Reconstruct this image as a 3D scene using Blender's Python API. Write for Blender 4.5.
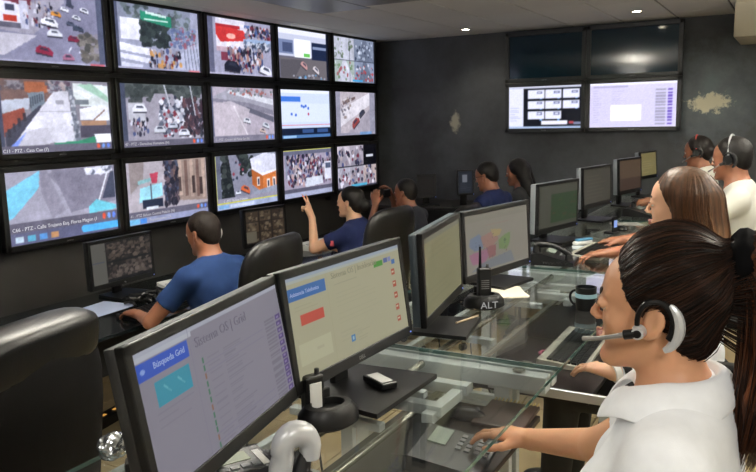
import bpy, bmesh, math, random
import numpy as np
from mathutils import Vector, Matrix, Euler
random.seed(7); rng = np.random.default_rng(11)
PI = math.pi
for o in list(bpy.data.objects): bpy.data.objects.remove(o)
SC = bpy.context.scene
COL = SC.collection

# ---------------------------------------------------------------- camera
CAM_Z = 1.5
cd = bpy.data.cameras.new('camera'); cam = bpy.data.objects.new('camera', cd); COL.objects.link(cam)
cd.sensor_width = 36.0; cd.lens = 745.0 / 756.0 * 36.0; cd.clip_start = 0.05; cd.clip_end = 60
Rm = ((0.8727715250, -0.0559646329, 0.4849101205),
      (0.4876136908, 0.1455908176, -0.8608345964),
      (-0.0224221687, 0.9877607371, 0.1543566412))
cam.matrix_world = Matrix(((*Rm[0], 0), (*Rm[1], 0), (*Rm[2], CAM_Z), (0, 0, 0, 1)))
SC.camera = cam
# ---------------------------------------------------------------- world and exposure
w = bpy.data.worlds.new('world'); SC.world = w; w.use_nodes = True
w.node_tree.nodes['Background'].inputs[0].default_value = (0.75, 0.8, 0.9, 1)
w.node_tree.nodes['Background'].inputs[1].default_value = 0.25
vs = SC.view_settings
vs.view_transform = 'Standard'; vs.look = 'None'; vs.gamma = 1.0; vs.exposure = 0.0; vs.use_curve_mapping = False
SC.cycles.use_denoising = True
SC.cycles.max_bounces = 8; SC.cycles.transparent_max_bounces = 16
# ---------------------------------------------------------------- ceiling lights (area lights under the recessed troffers and at the added pendants)
CEIL = 2.37
def area(name, loc, sx, sy, power, col=(1, 0.97, 0.92)):
    l = bpy.data.lights.new(name, 'AREA'); l.shape = 'RECTANGLE'; l.size = sx; l.size_y = sy
    l.energy = power; l.color = col
    o = bpy.data.objects.new(name, l); COL.objects.link(o); o.location = loc
    return o
TROFFERS = [(0.75, -0.35, 30), (-1.0, -0.75, 20), (-2.9, -0.2, 10)]
ADDED_PENDANTS = [(-2.35, 2.35), (-1.0, 3.2), (0.75, 4.8), (0.9, 2.4)]   # invented hanging lamps, added out of view to brighten the ceiling
for (tx, ty, p) in TROFFERS:
    area('troffer_light', (tx, ty, CEIL - 0.03), 0.44, 0.9, p)
for (tx, ty) in ADDED_PENDANTS:
    area('added_fill_down', (tx, ty, 2.10), 0.12, 1.1, 12)
    area('added_fill_up', (tx, ty, 2.165), 0.12, 1.1, 125).rotation_euler = (PI, 0, 0)  # added uplight, lifts the brightness of the ceiling
# ---------------------------------------------------------------- helpers
def srgb(c):
    if isinstance(c, str):
        c = c.lstrip('#'); c = [int(c[i:i + 2], 16) / 255 for i in (0, 2, 4)]
    return tuple((x / 12.92 if x <= 0.04045 else ((x + 0.055) / 1.055) ** 2.4) for x in c[:3])
MATS = {}
def mat(name, col, rough=0.5, metal=0.0, var=0.0, vscale=8.0, bump=0.0, bscale=60.0, stretch=None, coat=0.0, spec=None, sss=0.0, sheen=0.0):
    if name in MATS: return MATS[name]
    m = bpy.data.materials.new(name); m.use_nodes = True; nt = m.node_tree; N = nt.nodes; L = nt.links
    b = N['Principled BSDF']; c = srgb(col)
    b.inputs['Roughness'].default_value = rough; b.inputs['Metallic'].default_value = metal
    b.inputs['Coat Weight'].default_value = coat
    if spec is not None: b.inputs['Specular IOR Level'].default_value = spec
    if sss: 
        b.inputs['Subsurface Weight'].default_value = sss
        b.inputs['Subsurface Radius'].default_value = (0.012, 0.004, 0.002); b.inputs['Subsurface Scale'].default_value = 1.0
    if sheen: b.inputs['Sheen Weight'].default_value = sheen
    tc = N.new('ShaderNodeTexCoord')
    src = tc.outputs['Object']
    if stretch:
        mp = N.new('ShaderNodeMapping'); mp.inputs['Scale'].default_value = stretch
        L.new(src, mp.inputs[0]); src = mp.outputs[0]
    nz = N.new('ShaderNodeTexNoise'); nz.inputs['Scale'].default_value = vscale; nz.inputs['Detail'].default_value = 5
    L.new(src, nz.inputs['Vector'])
    rp = N.new('ShaderNodeValToRGB'); rp.color_ramp.elements[0].position = 0.3; rp.color_ramp.elements[1].position = 0.7
    v = max(var, 0.03)
    rp.color_ramp.elements[0].color = (*[max(0, x * (1 - v)) for x in c], 1)
    rp.color_ramp.elements[1].color = (*[min(1, x * (1 + v)) for x in c], 1)
    L.new(nz.outputs['Fac'], rp.inputs[0]); L.new(rp.outputs[0], b.inputs['Base Color'])
    if bump:
        n2 = N.new('ShaderNodeTexNoise'); n2.inputs['Scale'].default_value = bscale; n2.inputs['Detail'].default_value = 3
        L.new(src, n2.inputs['Vector'])
        bp = N.new('ShaderNodeBump'); bp.inputs['Strength'].default_value = bump; bp.inputs['Distance'].default_value = 0.004
        L.new(n2.outputs['Fac'], bp.inputs['Height']); L.new(bp.outputs[0], b.inputs['Normal'])
    MATS[name] = m; return m
def emit(name, col, strength=1.0):
    if name in MATS: return MATS[name]
    m = bpy.data.materials.new(name); m.use_nodes = True; b = m.node_tree.nodes['Principled BSDF']
    b.inputs['Base Color'].default_value = (0.01, 0.01, 0.01, 1); b.inputs['Roughness'].default_value = 0.4
    b.inputs['Emission Color'].default_value = (*srgb(col), 1); b.inputs['Emission Strength'].default_value = strength
    MATS[name] = m; return m
def attr_mat(name, attr='paint', strength=0.0, rough=0.3, base=False, spec=0.5, bump=0.0, metal=0.0):
    """colour comes from a colour attribute: emission for screens, base colour otherwise"""
    if name in MATS: return MATS[name]
    m = bpy.data.materials.new(name); m.use_nodes = True; nt = m.node_tree; b = nt.nodes['Principled BSDF']
    a = nt.nodes.new('ShaderNodeVertexColor'); a.layer_name = attr
    b.inputs['Roughness'].default_value = rough; b.inputs['Specular IOR Level'].default_value = spec
    if base: nt.links.new(a.outputs[0], b.inputs['Base Color'])
    else:
        b.inputs['Base Color'].default_value = (0.008, 0.009, 0.012, 1)
        nt.links.new(a.outputs[0], b.inputs['Emission Color']); b.inputs['Emission Strength'].default_value = strength
    MATS[name] = m; return m
def glass_mat(name, tint, fres=0.03, rough=0.02, gloss=1.0):
    m = bpy.data.materials.new(name); m.use_nodes = True; nt = m.node_tree; N = nt.nodes; L = nt.links
    N.remove(N['Principled BSDF']); out = N['Material Output']
    t = N.new('ShaderNodeBsdfTransparent'); t.inputs[0].default_value = (*tint, 1)
    g = N.new('ShaderNodeBsdfGlossy'); g.inputs['Roughness'].default_value = rough
    g.inputs['Color'].default_value = (gloss, gloss, gloss, 1)
    lw = N.new('ShaderNodeLayerWeight'); lw.inputs[0].default_value = 0.5
    pw = N.new('ShaderNodeMath'); pw.operation = 'POWER'; pw.inputs[1].default_value = 5.0; L.new(lw.outputs['Facing'], pw.inputs[0])
    f = N.new('ShaderNodeMath'); f.operation = 'MULTIPLY_ADD'; f.inputs[1].default_value = 0.9; f.inputs[2].default_value = fres; L.new(pw.outputs[0], f.inputs[0])
    mx = N.new('ShaderNodeMixShader'); L.new(f.outputs[0], mx.inputs[0]); L.new(t.outputs[0], mx.inputs[1]); L.new(g.outputs[0], mx.inputs[2])
    L.new(mx.outputs[0], out.inputs[0]); MATS[name] = m; return m

class MB:
    """collects shapes, build() links them as one mesh object"""
    def __init__(s): s.v = []; s.f = []; s.mi = []; s.m = 0
    def add(s, vs, fs, M=None):
        o = len(s.v)
        for p in vs:
            p = Vector(p); s.v.append(tuple(M @ p) if M is not None else tuple(p))
        for f in fs: s.f.append(tuple(o + i for i in f)); s.mi.append(s.m)
        return s
    def box(s, c, d, M=None, bev=0.0):
        x, y, z = [q / 2 for q in d]; T = Matrix.Translation(c) if M is None else M @ Matrix.Translation(c)
        if bev <= 0:
            vs = [(sx * x, sy * y, sz * z) for sx in (-1, 1) for sy in (-1, 1) for sz in (-1, 1)]
            return s.add(vs, [(0, 1, 3, 2), (4, 6, 7, 5), (0, 4, 5, 1), (2, 3, 7, 6), (0, 2, 6, 4), (1, 5, 7, 3)], T)
        bm = bmesh.new(); bmesh.ops.create_cube(bm, size=1)
        for q in bm.verts: q.co = Vector((q.co.x * d[0], q.co.y * d[1], q.co.z * d[2]))
        bmesh.ops.bevel(bm, geom=list(bm.edges), offset=bev, segments=2 if bev < 0.012 else 3, profile=0.5, affect='EDGES')
        bm.verts.index_update(); vs = [q.co.copy() for q in bm.verts]; fs = [[q.index for q in f.verts] for f in bm.faces]; bm.free()
        return s.add(vs, fs, T)
    def cyl(s, a, b, r, r2=None, n=12, cap=True):
        a = Vector(a); b = Vector(b); r2 = r if r2 is None else r2
        d = (b - a).normalized(); q = d.to_track_quat('Z', 'Y').to_matrix()
        vs = []; 
        for c, rr in ((a, r), (b, r2)):
            for i in range(n): vs.append(c + q @ Vector((rr * math.cos(2 * PI * i / n), rr * math.sin(2 * PI * i / n), 0)))
        fs = [(i, (i + 1) % n, n + (i + 1) % n, n + i) for i in range(n)]
        if cap: fs += [tuple(range(n))[::-1], tuple(range(n, 2 * n))]
        return s.add(vs, fs)
    def tube(s, pts, r, n=8, closed=False):
        pts = [Vector(p) for p in pts]; k = len(pts); o = len(s.v); rr = r if hasattr(r, '__len__') else [r] * k
        up = Vector((0, 0, 1)); prev = None
        for i, p in enumerate(pts):
            d = (pts[(i + 1) % k] - pts[i - 1]) if closed else (pts[min(i + 1, k - 1)] - pts[max(i - 1, 0)])
            d.normalize()
            if prev is None: x = d.orthogonal().normalized()
            else:
                x = prev - d * prev.dot(d); x = x.normalized() if x.length > 1e-6 else d.orthogonal().normalized()
            prev = x; y = d.cross(x)
            for j in range(n):
                a = 2 * PI * j / n; s.v.append(tuple(p + (x * math.cos(a) + y * math.sin(a)) * rr[i]))
        seg = k if closed else k - 1
        for i in range(seg):
            for j in range(n):
                a0 = o + i * n; a1 = o + ((i + 1) % k) * n
                s.f.append((a0 + j, a0 + (j + 1) % n, a1 + (j + 1) % n, a1 + j)); s.mi.append(s.m)
        if not closed:
            s.f.append(tuple(o + j for j in range(n))[::-1]); s.mi.append(s.m)
            s.f.append(tuple(o + (k - 1) * n + j for j in range(n))); s.mi.append(s.m)
        return s
    def prism(s, poly, z0, z1, M=None):
        n = len(poly); vs = [(x, y, z0) for x, y in poly] + [(x, y, z1) for x, y in poly]
        fs = [(i, (i + 1) % n, n + (i + 1) % n, n + i) for i in range(n)] + [tuple(range(n))[::-1], tuple(range(n, 2 * n))]
        return s.add(vs, fs, M)
    def lathe(s, prof, n=20, M=None):
        vs = []; fs = []
        for r, z in prof:
            for i in range(n): vs.append((r * math.cos(2 * PI * i / n), r * math.sin(2 * PI * i / n), z))
        for k in range(len(prof) - 1):
            for i in range(n): fs.append((k * n + i, k * n + (i + 1) % n, (k + 1) * n + (i + 1) % n, (k + 1) * n + i))
        fs.append(tuple(range(n))[::-1]); fs.append(tuple(range((len(prof) - 1) * n, len(prof) * n)))
        return s.add(vs, fs, M)
    def mesh(s, name, smooth=False):
        me = bpy.data.meshes.new(name); me.from_pydata(s.v, [], s.f); me.update()
        bm = bmesh.new(); bm.from_mesh(me); bmesh.ops.recalc_face_normals(bm, faces=bm.faces); bm.to_mesh(me); bm.free()
        if smooth:
            me.polygons.foreach_set('use_smooth', [True] * len(me.polygons))
            if smooth != 'all': me.set_sharp_from_angle(angle=math.radians(40))
        return me
    def build(s, name, m, parent=None, smooth=False, loc=None, rot=None):
        me = s.mesh(name, smooth)
        ms = m if isinstance(m, (list, tuple)) else [m]
        for q in ms: me.materials.append(q)
        if len(ms) > 1: me.polygons.foreach_set('material_index', s.mi)
        return link(name, me, parent, loc, rot)
def link(name, me, parent=None, loc=None, rot=None):
    o = bpy.data.objects.new(name, me); COL.objects.link(o)
    if parent is not None: o.parent = parent
    if loc is not None: o.location = loc
    if rot is not None: o.rotation_euler = rot
    return o
def tag(o, label, cat, group=None, kind=None):
    o['label'] = label
    if cat: o['category'] = cat
    if group: o['group'] = group
    if kind: o['kind'] = kind
    return o
def thing(name, label, cat, loc=(0, 0, 0), rz=0.0, group=None):
    o = bpy.data.objects.new(name, None); COL.objects.link(o); o.empty_display_size = 0.1
    o.location = loc; o.rotation_euler = (0, 0, rz); return tag(o, label, cat, group)
def struct(o): o['kind'] = 'structure'; return o
def copy_tree(o, parent=None, label=None, group=None):
    c = o.copy(); COL.objects.link(c)
    if parent is not None: c.parent = parent
    if label: c['label'] = label
    if group: c['group'] = group
    for ch in [x for x in bpy.data.objects if x.parent == o]: copy_tree(ch, c)
    return c
def text_mesh(s, size, align='LEFT', extrude=0.0004):
    cu = bpy.data.curves.new('lettering', 'FONT'); cu.body = s; cu.size = size; cu.align_x = align; cu.extrude = extrude; cu.resolution_u = 2
    o = bpy.data.objects.new('lettering', cu); COL.objects.link(o)
    dg = bpy.context.evaluated_depsgraph_get(); me = bpy.data.meshes.new_from_object(o.evaluated_get(dg))
    bpy.data.objects.remove(o); bpy.data.curves.remove(cu); me.name = 'lettering'; return me
def text(name, s, size, m, parent, loc, rot=(PI / 2, 0, 0), align='LEFT', sx=1.0):
    me = text_mesh(s, size, align); me.materials.clear(); me.materials.append(m)
    o = link(name, me, parent, loc, rot); o.scale = (sx, 1, 1); return o
# ================================================================ the setting
LOW = -0.27          # the floor by the video wall lies a step lower than the operators' platform
XW, YB = -4.27, 7.62  # left wall and back wall
STEP = -1.62
def plaster(name, c0, c1, scale, patches=()):
    """dark mottled plaster; patches = worn pale spots (centre, radii, strength) in object space"""
    m = bpy.data.materials.new(name); m.use_nodes = True; nt = m.node_tree; N = nt.nodes; L = nt.links; b = N['Principled BSDF']
    b.inputs['Roughness'].default_value = 0.55
    tc = N.new('ShaderNodeTexCoord')
    n1 = N.new('ShaderNodeTexNoise'); n1.inputs['Scale'].default_value = scale; n1.inputs['Detail'].default_value = 8; n1.inputs['Roughness'].default_value = 0.62
    L.new(tc.outputs['Object'], n1.inputs['Vector'])
    rp = N.new('ShaderNodeValToRGB'); rp.color_ramp.elements[0].position = 0.35; rp.color_ramp.elements[1].position = 0.75
    rp.color_ramp.elements[0].color = (*srgb(c0), 1); rp.color_ramp.elements[1].color = (*srgb(c1), 1)
    L.new(n1.outputs['Fac'], rp.inputs[0]); col = rp.outputs[0]
    for (c, r, colr, wob, soft, nsc) in patches:
        mp = N.new('ShaderNodeMapping'); mp.vector_type = 'TEXTURE'; mp.inputs['Location'].default_value = c; mp.inputs['Scale'].default_value = r
        L.new(tc.outputs['Object'], mp.inputs[0])
        ln = N.new('ShaderNodeVectorMath'); ln.operation = 'LENGTH'; L.new(mp.outputs[0], ln.inputs[0])
        n2 = N.new('ShaderNodeTexNoise'); n2.inputs['Scale'].default_value = nsc; n2.inputs['Detail'].default_value = 7; n2.inputs['Roughness'].default_value = 0.7
        L.new(tc.outputs['Object'], n2.inputs['Vector'])
        ma = N.new('ShaderNodeMath'); ma.operation = 'MULTIPLY_ADD'; ma.inputs[1].default_value = wob; L.new(n2.outputs['Fac'], ma.inputs[0]); L.new(ln.outputs['Value'], ma.inputs[2])
        mr = N.new('ShaderNodeMapRange'); mr.inputs['From Min'].default_value = 0.9 - soft + wob * .5; mr.inputs['From Max'].default_value = 0.9 + soft + wob * .5
        mr.inputs['To Min'].default_value = 1; mr.inputs['To Max'].default_value = 0; L.new(ma.outputs[0], mr.inputs['Value'])
        mx = N.new('ShaderNodeMix'); mx.data_type = 'RGBA'; L.new(mr.outputs[0], mx.inputs['Factor']); L.new(col, mx.inputs[6])
        mx.inputs[7].default_value = (*srgb(colr), 1); col = mx.outputs[2]
    L.new(col, b.inputs['Base Color'])
    bp = N.new('ShaderNodeBump'); bp.inputs['Strength'].default_value = 0.25; bp.inputs['Distance'].default_value = 0.01
    L.new(n1.outputs['Fac'], bp.inputs['Height']); L.new(bp.outputs[0], b.inputs['Normal'])
    return m
W_LEFT = plaster('charcoal_plaster', '#211f1d', '#2e2b29', 2.2)
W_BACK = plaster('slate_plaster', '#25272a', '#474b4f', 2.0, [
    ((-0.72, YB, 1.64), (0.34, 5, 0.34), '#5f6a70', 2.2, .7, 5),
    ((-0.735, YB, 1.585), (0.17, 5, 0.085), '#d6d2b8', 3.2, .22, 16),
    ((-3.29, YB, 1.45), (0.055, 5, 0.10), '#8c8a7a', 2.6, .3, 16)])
W_PALE = plaster('cream_plaster', '#d8d3c4', '#e2ddd0', 1.5)
def slab(name, x0, x1, y0, y1, z0, z1, m):
    b = MB(); b.box(((x0 + x1) / 2, (y0 + y1) / 2, (z0 + z1) / 2), (x1 - x0, y1 - y0, z1 - z0)); return struct(b.build(name, m))
XR, YN = 2.1, -2.2
slab('wall_left', XW - 0.1, XW, YN - 0.1, YB + 0.1, LOW - 0.1, CEIL + 0.1, W_LEFT)
slab('wall_back', XW, XR + 0.1, YB, YB + 0.1, LOW - 0.1, CEIL + 0.1, W_BACK)
slab('wall_right', XR, XR + 0.1, YN - 0.1, YB, LOW - 0.1, CEIL + 0.1, W_PALE)
slab('wall_rear', XW, XR, YN - 0.1, YN, LOW - 0.1, CEIL + 0.1, W_PALE)
GROUT = mat('grout', '#6f6654', 0.8, var=0.1)
TILE = mat('beige_tile', '#b5a27c', 0.28, var=0.10, vscale=3.5)
fl = slab('floor', STEP, XR, YN, YB, -0.12, -0.008, GROUT)
fl2 = slab('floor_lower', XW, STEP, YN, YB, LOW - 0.1, LOW - 0.008, GROUT)
trim = slab('trim_1', STEP - 0.012, STEP + 0.02, YN, YB, LOW - 0.008, 0.001, mat('step_edge', '#5a5549', 0.5, metal=0.4))
def tiles(parent, x0, x1, y0, y1, z, s, g=0.006):
    b = MB(); b.box((0, 0, -0.005), (s - g, s - g, 0.01), bev=0.0015); me = b.mesh('tile'); me.materials.append(TILE)
    nx = int((x1 - x0) / s) + 1; ny = int((y1 - y0) / s) + 1
    for i in range(nx):
        for j in range(ny):
            cx, cy = x0 + s * (i + .5), y0 + s * (j + .5)
            if cx + s / 2 > x1 + .001 or cy + s / 2 > y1 + .001: continue
            link('tile', me, parent, (cx, cy, z + random.uniform(-.0006, .0006)))
tiles(fl, STEP + 0.02, 0.42, 0.42, 7.6, 0.0, 0.398)
tiles(fl2, XW + 0.006, STEP, 1.2, 7.6, LOW, 0.44)
# ceiling: lay-in panels with recessed joints
CT = mat('ceiling_panel', '#dcd9ce', 0.75, var=0.04, vscale=1.2, bump=0.15, bscale=120)
CT2 = mat('frosted_light_panel', '#8d8f8a', 0.35, var=0.06, vscale=2)
cl = slab('ceiling', XW, XR, YN, YB, CEIL + 0.012, CEIL + 0.1, mat('ceiling_joint', '#2c2a26', 0.9))
PX, PY = 0.4915, 0.98
bt = MB(); bt.box((0, 0, 0), (PX - 0.015, PY - 0.005, 0.022), bev=0.002); mt = bt.mesh('ceiling_tile'); mt.materials.append(CT)
mt2 = mt.copy(); mt2.materials.clear(); mt2.materials.append(CT2)
x = -2.51 - 3 * PX + PX / 2
TL = mat('lit_diffuser_frame', '#dddddd', 0.4)
i = 0
while x + PX / 2 < XR + 0.01:
    j = 0; y = 6.17 - 8 * PY + PY / 2 + (PY * .12 if i % 2 else 0)
    while y - PY / 2 < YB:
        y1 = min(y + PY / 2, YB); 
        if y1 - (y - PY / 2) > PY - 0.02 and x - PX / 2 > XW - 0.01:
            frosted = (i == 2 and j in (6,)) or (i == 1 and j in (6,))
            t = link('ceiling_tile', mt2 if frosted else mt, cl, (x, y, CEIL + 0.011))
        elif x - PX / 2 > XW - 0.01:
            d = y1 - (y - PY / 2); t = link('ceiling_tile', mt, cl, (x, (y1 + y - PY / 2) / 2, CEIL + 0.011)); t.scale = (1, d / PY, 1)
        y += PY; j += 1
    x += PX; i += 1
# narrow cut panels along the left wall
xe = -2.51 - 3 * PX
if xe > XW + 0.03:
    for k in range(9):
        t = link('ceiling_tile', mt, cl, ((xe + XW) / 2, YB - PY * (k + .5), CEIL + 0.011)); t.scale = ((xe - XW) / PX, 1, 1)
# cream soffit box in the far right corner
so = MB(); so.box((0.775, 7.2, 2.23), (2.55, 0.83, 0.28), bev=0.008)
so = struct(so.build('trim_2', mat('soffit_cream', '#b7b09c', 0.6, var=0.05)))
# recessed troffers (lit) and downlights
for (tx, ty, p), lab in zip(TROFFERS, ('above the operator with the ponytail', 'behind the viewpoint', 'left behind the viewpoint')):
    t = thing('ceiling_troffer', 'lit rectangular ceiling light panel ' + lab, 'ceiling light', (tx, ty, CEIL), 0, 'lit ceiling panels')
    f = MB()
    for sx, sy, dx, dy in ((0, .465, .49, .03), (0, -.465, .49, .03), (.235, 0, .02, .9), (-.235, 0, .02, .9)): f.box((sx, sy, -.012), (dx, dy, .024))
    f.build('frame', TL, t)
    MB().box((0, 0, -0.008), (.45, .9, .006)).build('diffuser', emit('diffuser_glow', '#fff6e6', 3.0), t)
for (tx, ty), lab in zip(ADDED_PENDANTS, ('over the aisle beside the man in blue', 'over the second glass desk', 'right of the man in white', 'right of the second operator')):  # bodies for the added fill lights, kept outside the view
    t = thing('added_pendant', 'slim hanging fill light added out of view ' + lab, 'ceiling light', (tx, ty, 2.132), 0, 'added hanging fill lights')
    MB().box((0, 0, 0), (.14, 1.14, .05), None, .006).build('housing', TL, t)
    MB().box((0, 0, -.0265), (.12, 1.1, .003)).build('lower_diffuser', emit('diffuser_glow', '#fff6e6', 3.0), t)
    MB().box((0, 0, .0265), (.12, 1.1, .003)).build('upper_diffuser', emit('diffuser_glow', '#fff6e6', 3.0), t)
    for sy in (-1, 1): MB().cyl((0, .45 * sy, .028), (0, .45 * sy, CEIL - 2.132), .003, n=8).build('wire', TL, t)
def downlight(x, y, lab, power=14):
    t = thing('downlight', lab, 'downlight', (x, y, CEIL), 0, 'recessed ceiling spots')
    r = MB(); r.lathe([(.034, -.001), (.055, -.002), (.057, -.007), (.036, -.006), (.034, -.002)], 20); r.build('trim_ring', mat('ring_white', '#d8d4c8', 0.4), t, True)
    MB().lathe([(.002, -.004), (.034, -.004), (.034, -.002), (.002, -.002)], 16).build('lamp_face', emit('spot_glow', '#fff3d6', 60.0), t)
    l = bpy.data.lights.new('downlight_lamp', 'SPOT'); l.energy = power; l.spot_size = math.radians(130); l.spot_blend = 0.8; l.shadow_soft_size = 0.03; l.color = (1, .9, .74)
    o = bpy.data.objects.new('downlight_lamp', l); COL.objects.link(o); o.parent = t; o.location = (0, 0, -0.03)
downlight(-2.95, 7.11, 'bright round ceiling spot near the corner of the dark back wall', 22)
downlight(-1.27, 6.86, 'bright round ceiling spot above the switched off wall screens', 22)
downlight(0.35, 6.3, 'round ceiling spot over the far right operators')
# ================================================================ screens: pictures painted on a fine grid of vertices
class Paint:
    """u runs 0..1 left to right, v runs 0..1 top to bottom"""
    def __init__(s, nu, nv, bg, seed=0):
        s.nu, s.nv = nu, nv; s.r = np.random.default_rng(seed)
        u, v = np.meshgrid((np.arange(nu)) / (nu - 1), (np.arange(nv)) / (nv - 1)); s.u, s.v = u, v
        s.a = np.zeros((nv, nu, 3)); s.a[:] = s.c(bg)
    def c(s, c):
        if isinstance(c, str):
            c = c.lstrip('#'); return np.array([int(c[i:i + 2], 16) / 255 for i in (0, 2, 4)])
        return np.array(c, float)
    def mix(s, m, c, k=1.0): s.a[m] = s.a[m] * (1 - k) + s.c(c) * k
    def rect(s, u0, v0, u1, v1, c, k=1.0): s.mix((s.u >= u0) & (s.u <= u1) & (s.v >= v0) & (s.v <= v1), c, k); return s
    def poly(s, pts, c, k=1.0):
        m = np.zeros(s.u.shape, bool); n = len(pts)
        for i in range(n):
            (x0, y0), (x1, y1) = pts[i], pts[(i + 1) % n]
            if y0 == y1: continue
            cr = ((y0 > s.v) != (y1 > s.v)) & (s.u < (x1 - x0) * (s.v - y0) / (y1 - y0) + x0); m ^= cr
        s.mix(m, c, k); return s
    def ell(s, cu, cv, ru, rv, c, k=1.0): s.mix(((s.u - cu) / ru) ** 2 + ((s.v - cv) / rv) ** 2 < 1, c, k); return s
    def line(s, u0, v0, u1, v1, w, c, k=1.0):
        asp = .56; dx, dy = u1 - u0, (v1 - v0) * asp; L2 = dx * dx + dy * dy + 1e-12
        t = np.clip(((s.u - u0) * dx + (s.v - v0) * asp * dy) / L2, 0, 1)
        d = np.hypot(s.u - u0 - t * dx, (s.v - v0) * asp - t * dy); s.mix(d < w, c, k); return s
    def blobs(s, n, u0, v0, u1, v1, size, cols, k=0.9, flat=1.4):
        for i in range(n):
            z = size * s.r.uniform(.6, 1.4)
            s.ell(s.r.uniform(u0, u1), s.r.uniform(v0, v1), z, z * flat, cols[s.r.integers(len(cols))], k)
        return s
    def noise(s, amp): s.a = np.clip(s.a + s.r.normal(0, amp, s.a.shape[:2])[..., None], 0, 1); return s
    def car(s, u, v, z, c, ang=0.0):
        ca, sa = math.cos(ang), math.sin(ang)
        def P(x, y): return (u + z * (x * ca - y * sa), v + z * 1.7 * (x * sa + y * ca))
        s.poly([P(-1, .35), P(-1, -.15), P(-.6, -.55), P(.5, -.55), P(1, -.1), P(1, .35)], c)
        s.poly([P(-.55, -.12), P(-.4, -.42), P(.35, -.42), P(.6, -.1)], '#3a4252', .85)
        s.poly([P(-.95, .5), P(-.95, .33), P(1, .33), P(.95, .5)], '#2c2c33', .8)
        return s
    def lines(s, n, u0, v0, u1, dv, c, k=.4, w=None):
        for i in range(n): s.rect(u0, v0 + i * dv, u0 + (u1 - u0) * s.r.uniform(.45, 1), v0 + i * dv + (w or dv * .35), c, k)
        return s
    def cells(s, u0, v0, u1, v1, nu, nv, fn):
        for i in range(nu):
            for j in range(nv): fn(u0 + (u1 - u0) * i / nu, v0 + (v1 - v0) * j / nv, u0 + (u1 - u0) * (i + 1) / nu, v0 + (v1 - v0) * (j + 1) / nv, i, j)
        return s
    def remap(s, u0, u1, v0, v1):
        """squeeze the picture so that old 0..1 lands on u0..u1, v0..v1"""
        iu = np.clip(np.round((s.u - u0) / (u1 - u0) * (s.nu - 1)), 0, s.nu - 1).astype(int); iv = np.clip(np.round((s.v - v0) / (v1 - v0) * (s.nv - 1)), 0, s.nv - 1).astype(int)
        s.a = s.a[iv, iu]; return s
    def grain(s, amp):
        t = np.zeros(s.u.shape)
        for n in (6, 12, 24, 48):
            g = s.r.normal(0, 1, (n, int(n * 1.7))); iy = np.clip(s.v * (n - 1), 0, n - 1.001); ix = np.clip(s.u * (g.shape[1] - 1), 0, g.shape[1] - 1.001); y0 = iy.astype(int); x0 = ix.astype(int); fy, fx = iy - y0, ix - x0
            t += (g[y0, x0] * (1 - fy) * (1 - fx) + g[y0 + 1, x0] * fy * (1 - fx) + g[y0, x0 + 1] * (1 - fy) * fx + g[y0 + 1, x0 + 1] * fy * fx) * .5
        s.a = np.clip(s.a * (1 + amp * t[..., None]), 0, 1); return s
    def blur(s, n=1, k=.5):
        for _ in range(n):
            a = np.pad(s.a, ((1, 1), (1, 1), (0, 0)), 'edge'); b = (a[:-2, 1:-1] + a[2:, 1:-1] + a[1:-1, :-2] + a[1:-1, 2:]) / 4; s.a = s.a * (1 - k) + b * k
        return s
    def mesh(s, w, h, m, name='screen'):
        """a sheet w x h facing local -y, lower edge at z = 0"""
        a = s.a; lin = np.where(a <= .04045, a / 12.92, ((a + .055) / 1.055) ** 2.4)
        nu, nv = s.nu, s.nv; V = np.zeros((nv, nu, 3)); V[..., 0] = (s.u - .5) * w; V[..., 2] = (1 - s.v) * h
        idx = np.arange(nu * nv).reshape(nv, nu)
        F = np.stack([idx[1:, :-1], idx[1:, 1:], idx[:-1, 1:], idx[:-1, :-1]], -1).reshape(-1, 4)
        me = quick_mesh(name, V.reshape(-1, 3), F)
        ca = me.color_attributes.new('paint', 'FLOAT_COLOR', 'POINT')
        buf = np.ones((nu * nv, 4), np.float32); buf[:, :3] = lin.reshape(-1, 3); ca.data.foreach_set('color', buf.ravel())
        me.materials.append(m); return me
def quick_mesh(name, V, F, smooth=False):
    me = bpy.data.meshes.new(name); F = np.asarray(F, np.int32); k = F.shape[1]
    me.vertices.add(len(V)); me.vertices.foreach_set('co', np.asarray(V, np.float32).ravel())
    me.loops.add(F.size); me.loops.foreach_set('vertex_index', F.ravel())
    me.polygons.add(len(F)); me.polygons.foreach_set('loop_start', np.arange(0, F.size, k, dtype=np.int32))
    me.polygons.foreach_set('loop_total', np.full(len(F), k, np.int32))
    if smooth: me.polygons.foreach_set('use_smooth', np.ones(len(F), bool))
    me.update(calc_edges=True); me.validate(); return me
SCR = attr_mat('tv_picture', strength=1.3, rough=0.25, spec=0.35)
SCR_DIM = attr_mat('desk_screen_picture', strength=0.62, rough=0.35, spec=0.12)
SCR_DARK = attr_mat('dim_screen_picture', strength=0.5, rough=0.4, spec=0.08)
BLACKP = mat('black_bezel', '#0b0b0c', 0.35, var=0.05)
PEOPLE = ['#2e2e3e', '#7a2f3b', '#d9d9e4', '#4d5a86', '#8c7f86', '#1f2028', '#b9a9a6']
CARS = ['#dfe1ea', '#b7bcc9', '#9a2b3a', '#3c4453', '#7f8796', '#f0f0f4']
def capbar(p, v0, v1, c='#6d6a76'):
    p.rect(0, v0, 1, v1, c)
    for k, cc in enumerate(('#e8603f', '#7fa8ec', '#6d8fe8')): p.ell(.865 + .05 * k, (v0 + v1) / 2, .016, (v1 - v0) * .36, cc)
def taskbar(p, v0, c='#8c90a6'):
    p.rect(0, v0, 1, 1, c)
    for k, cc in enumerate(('#d7e4ee', '#58b8d8', '#5fa0e8', '#e0b25c')): p.rect(.03 + .1 * k, v0 + .015, .085 + .1 * k, .985, cc, .85)
N0 = (150, 86)
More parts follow.
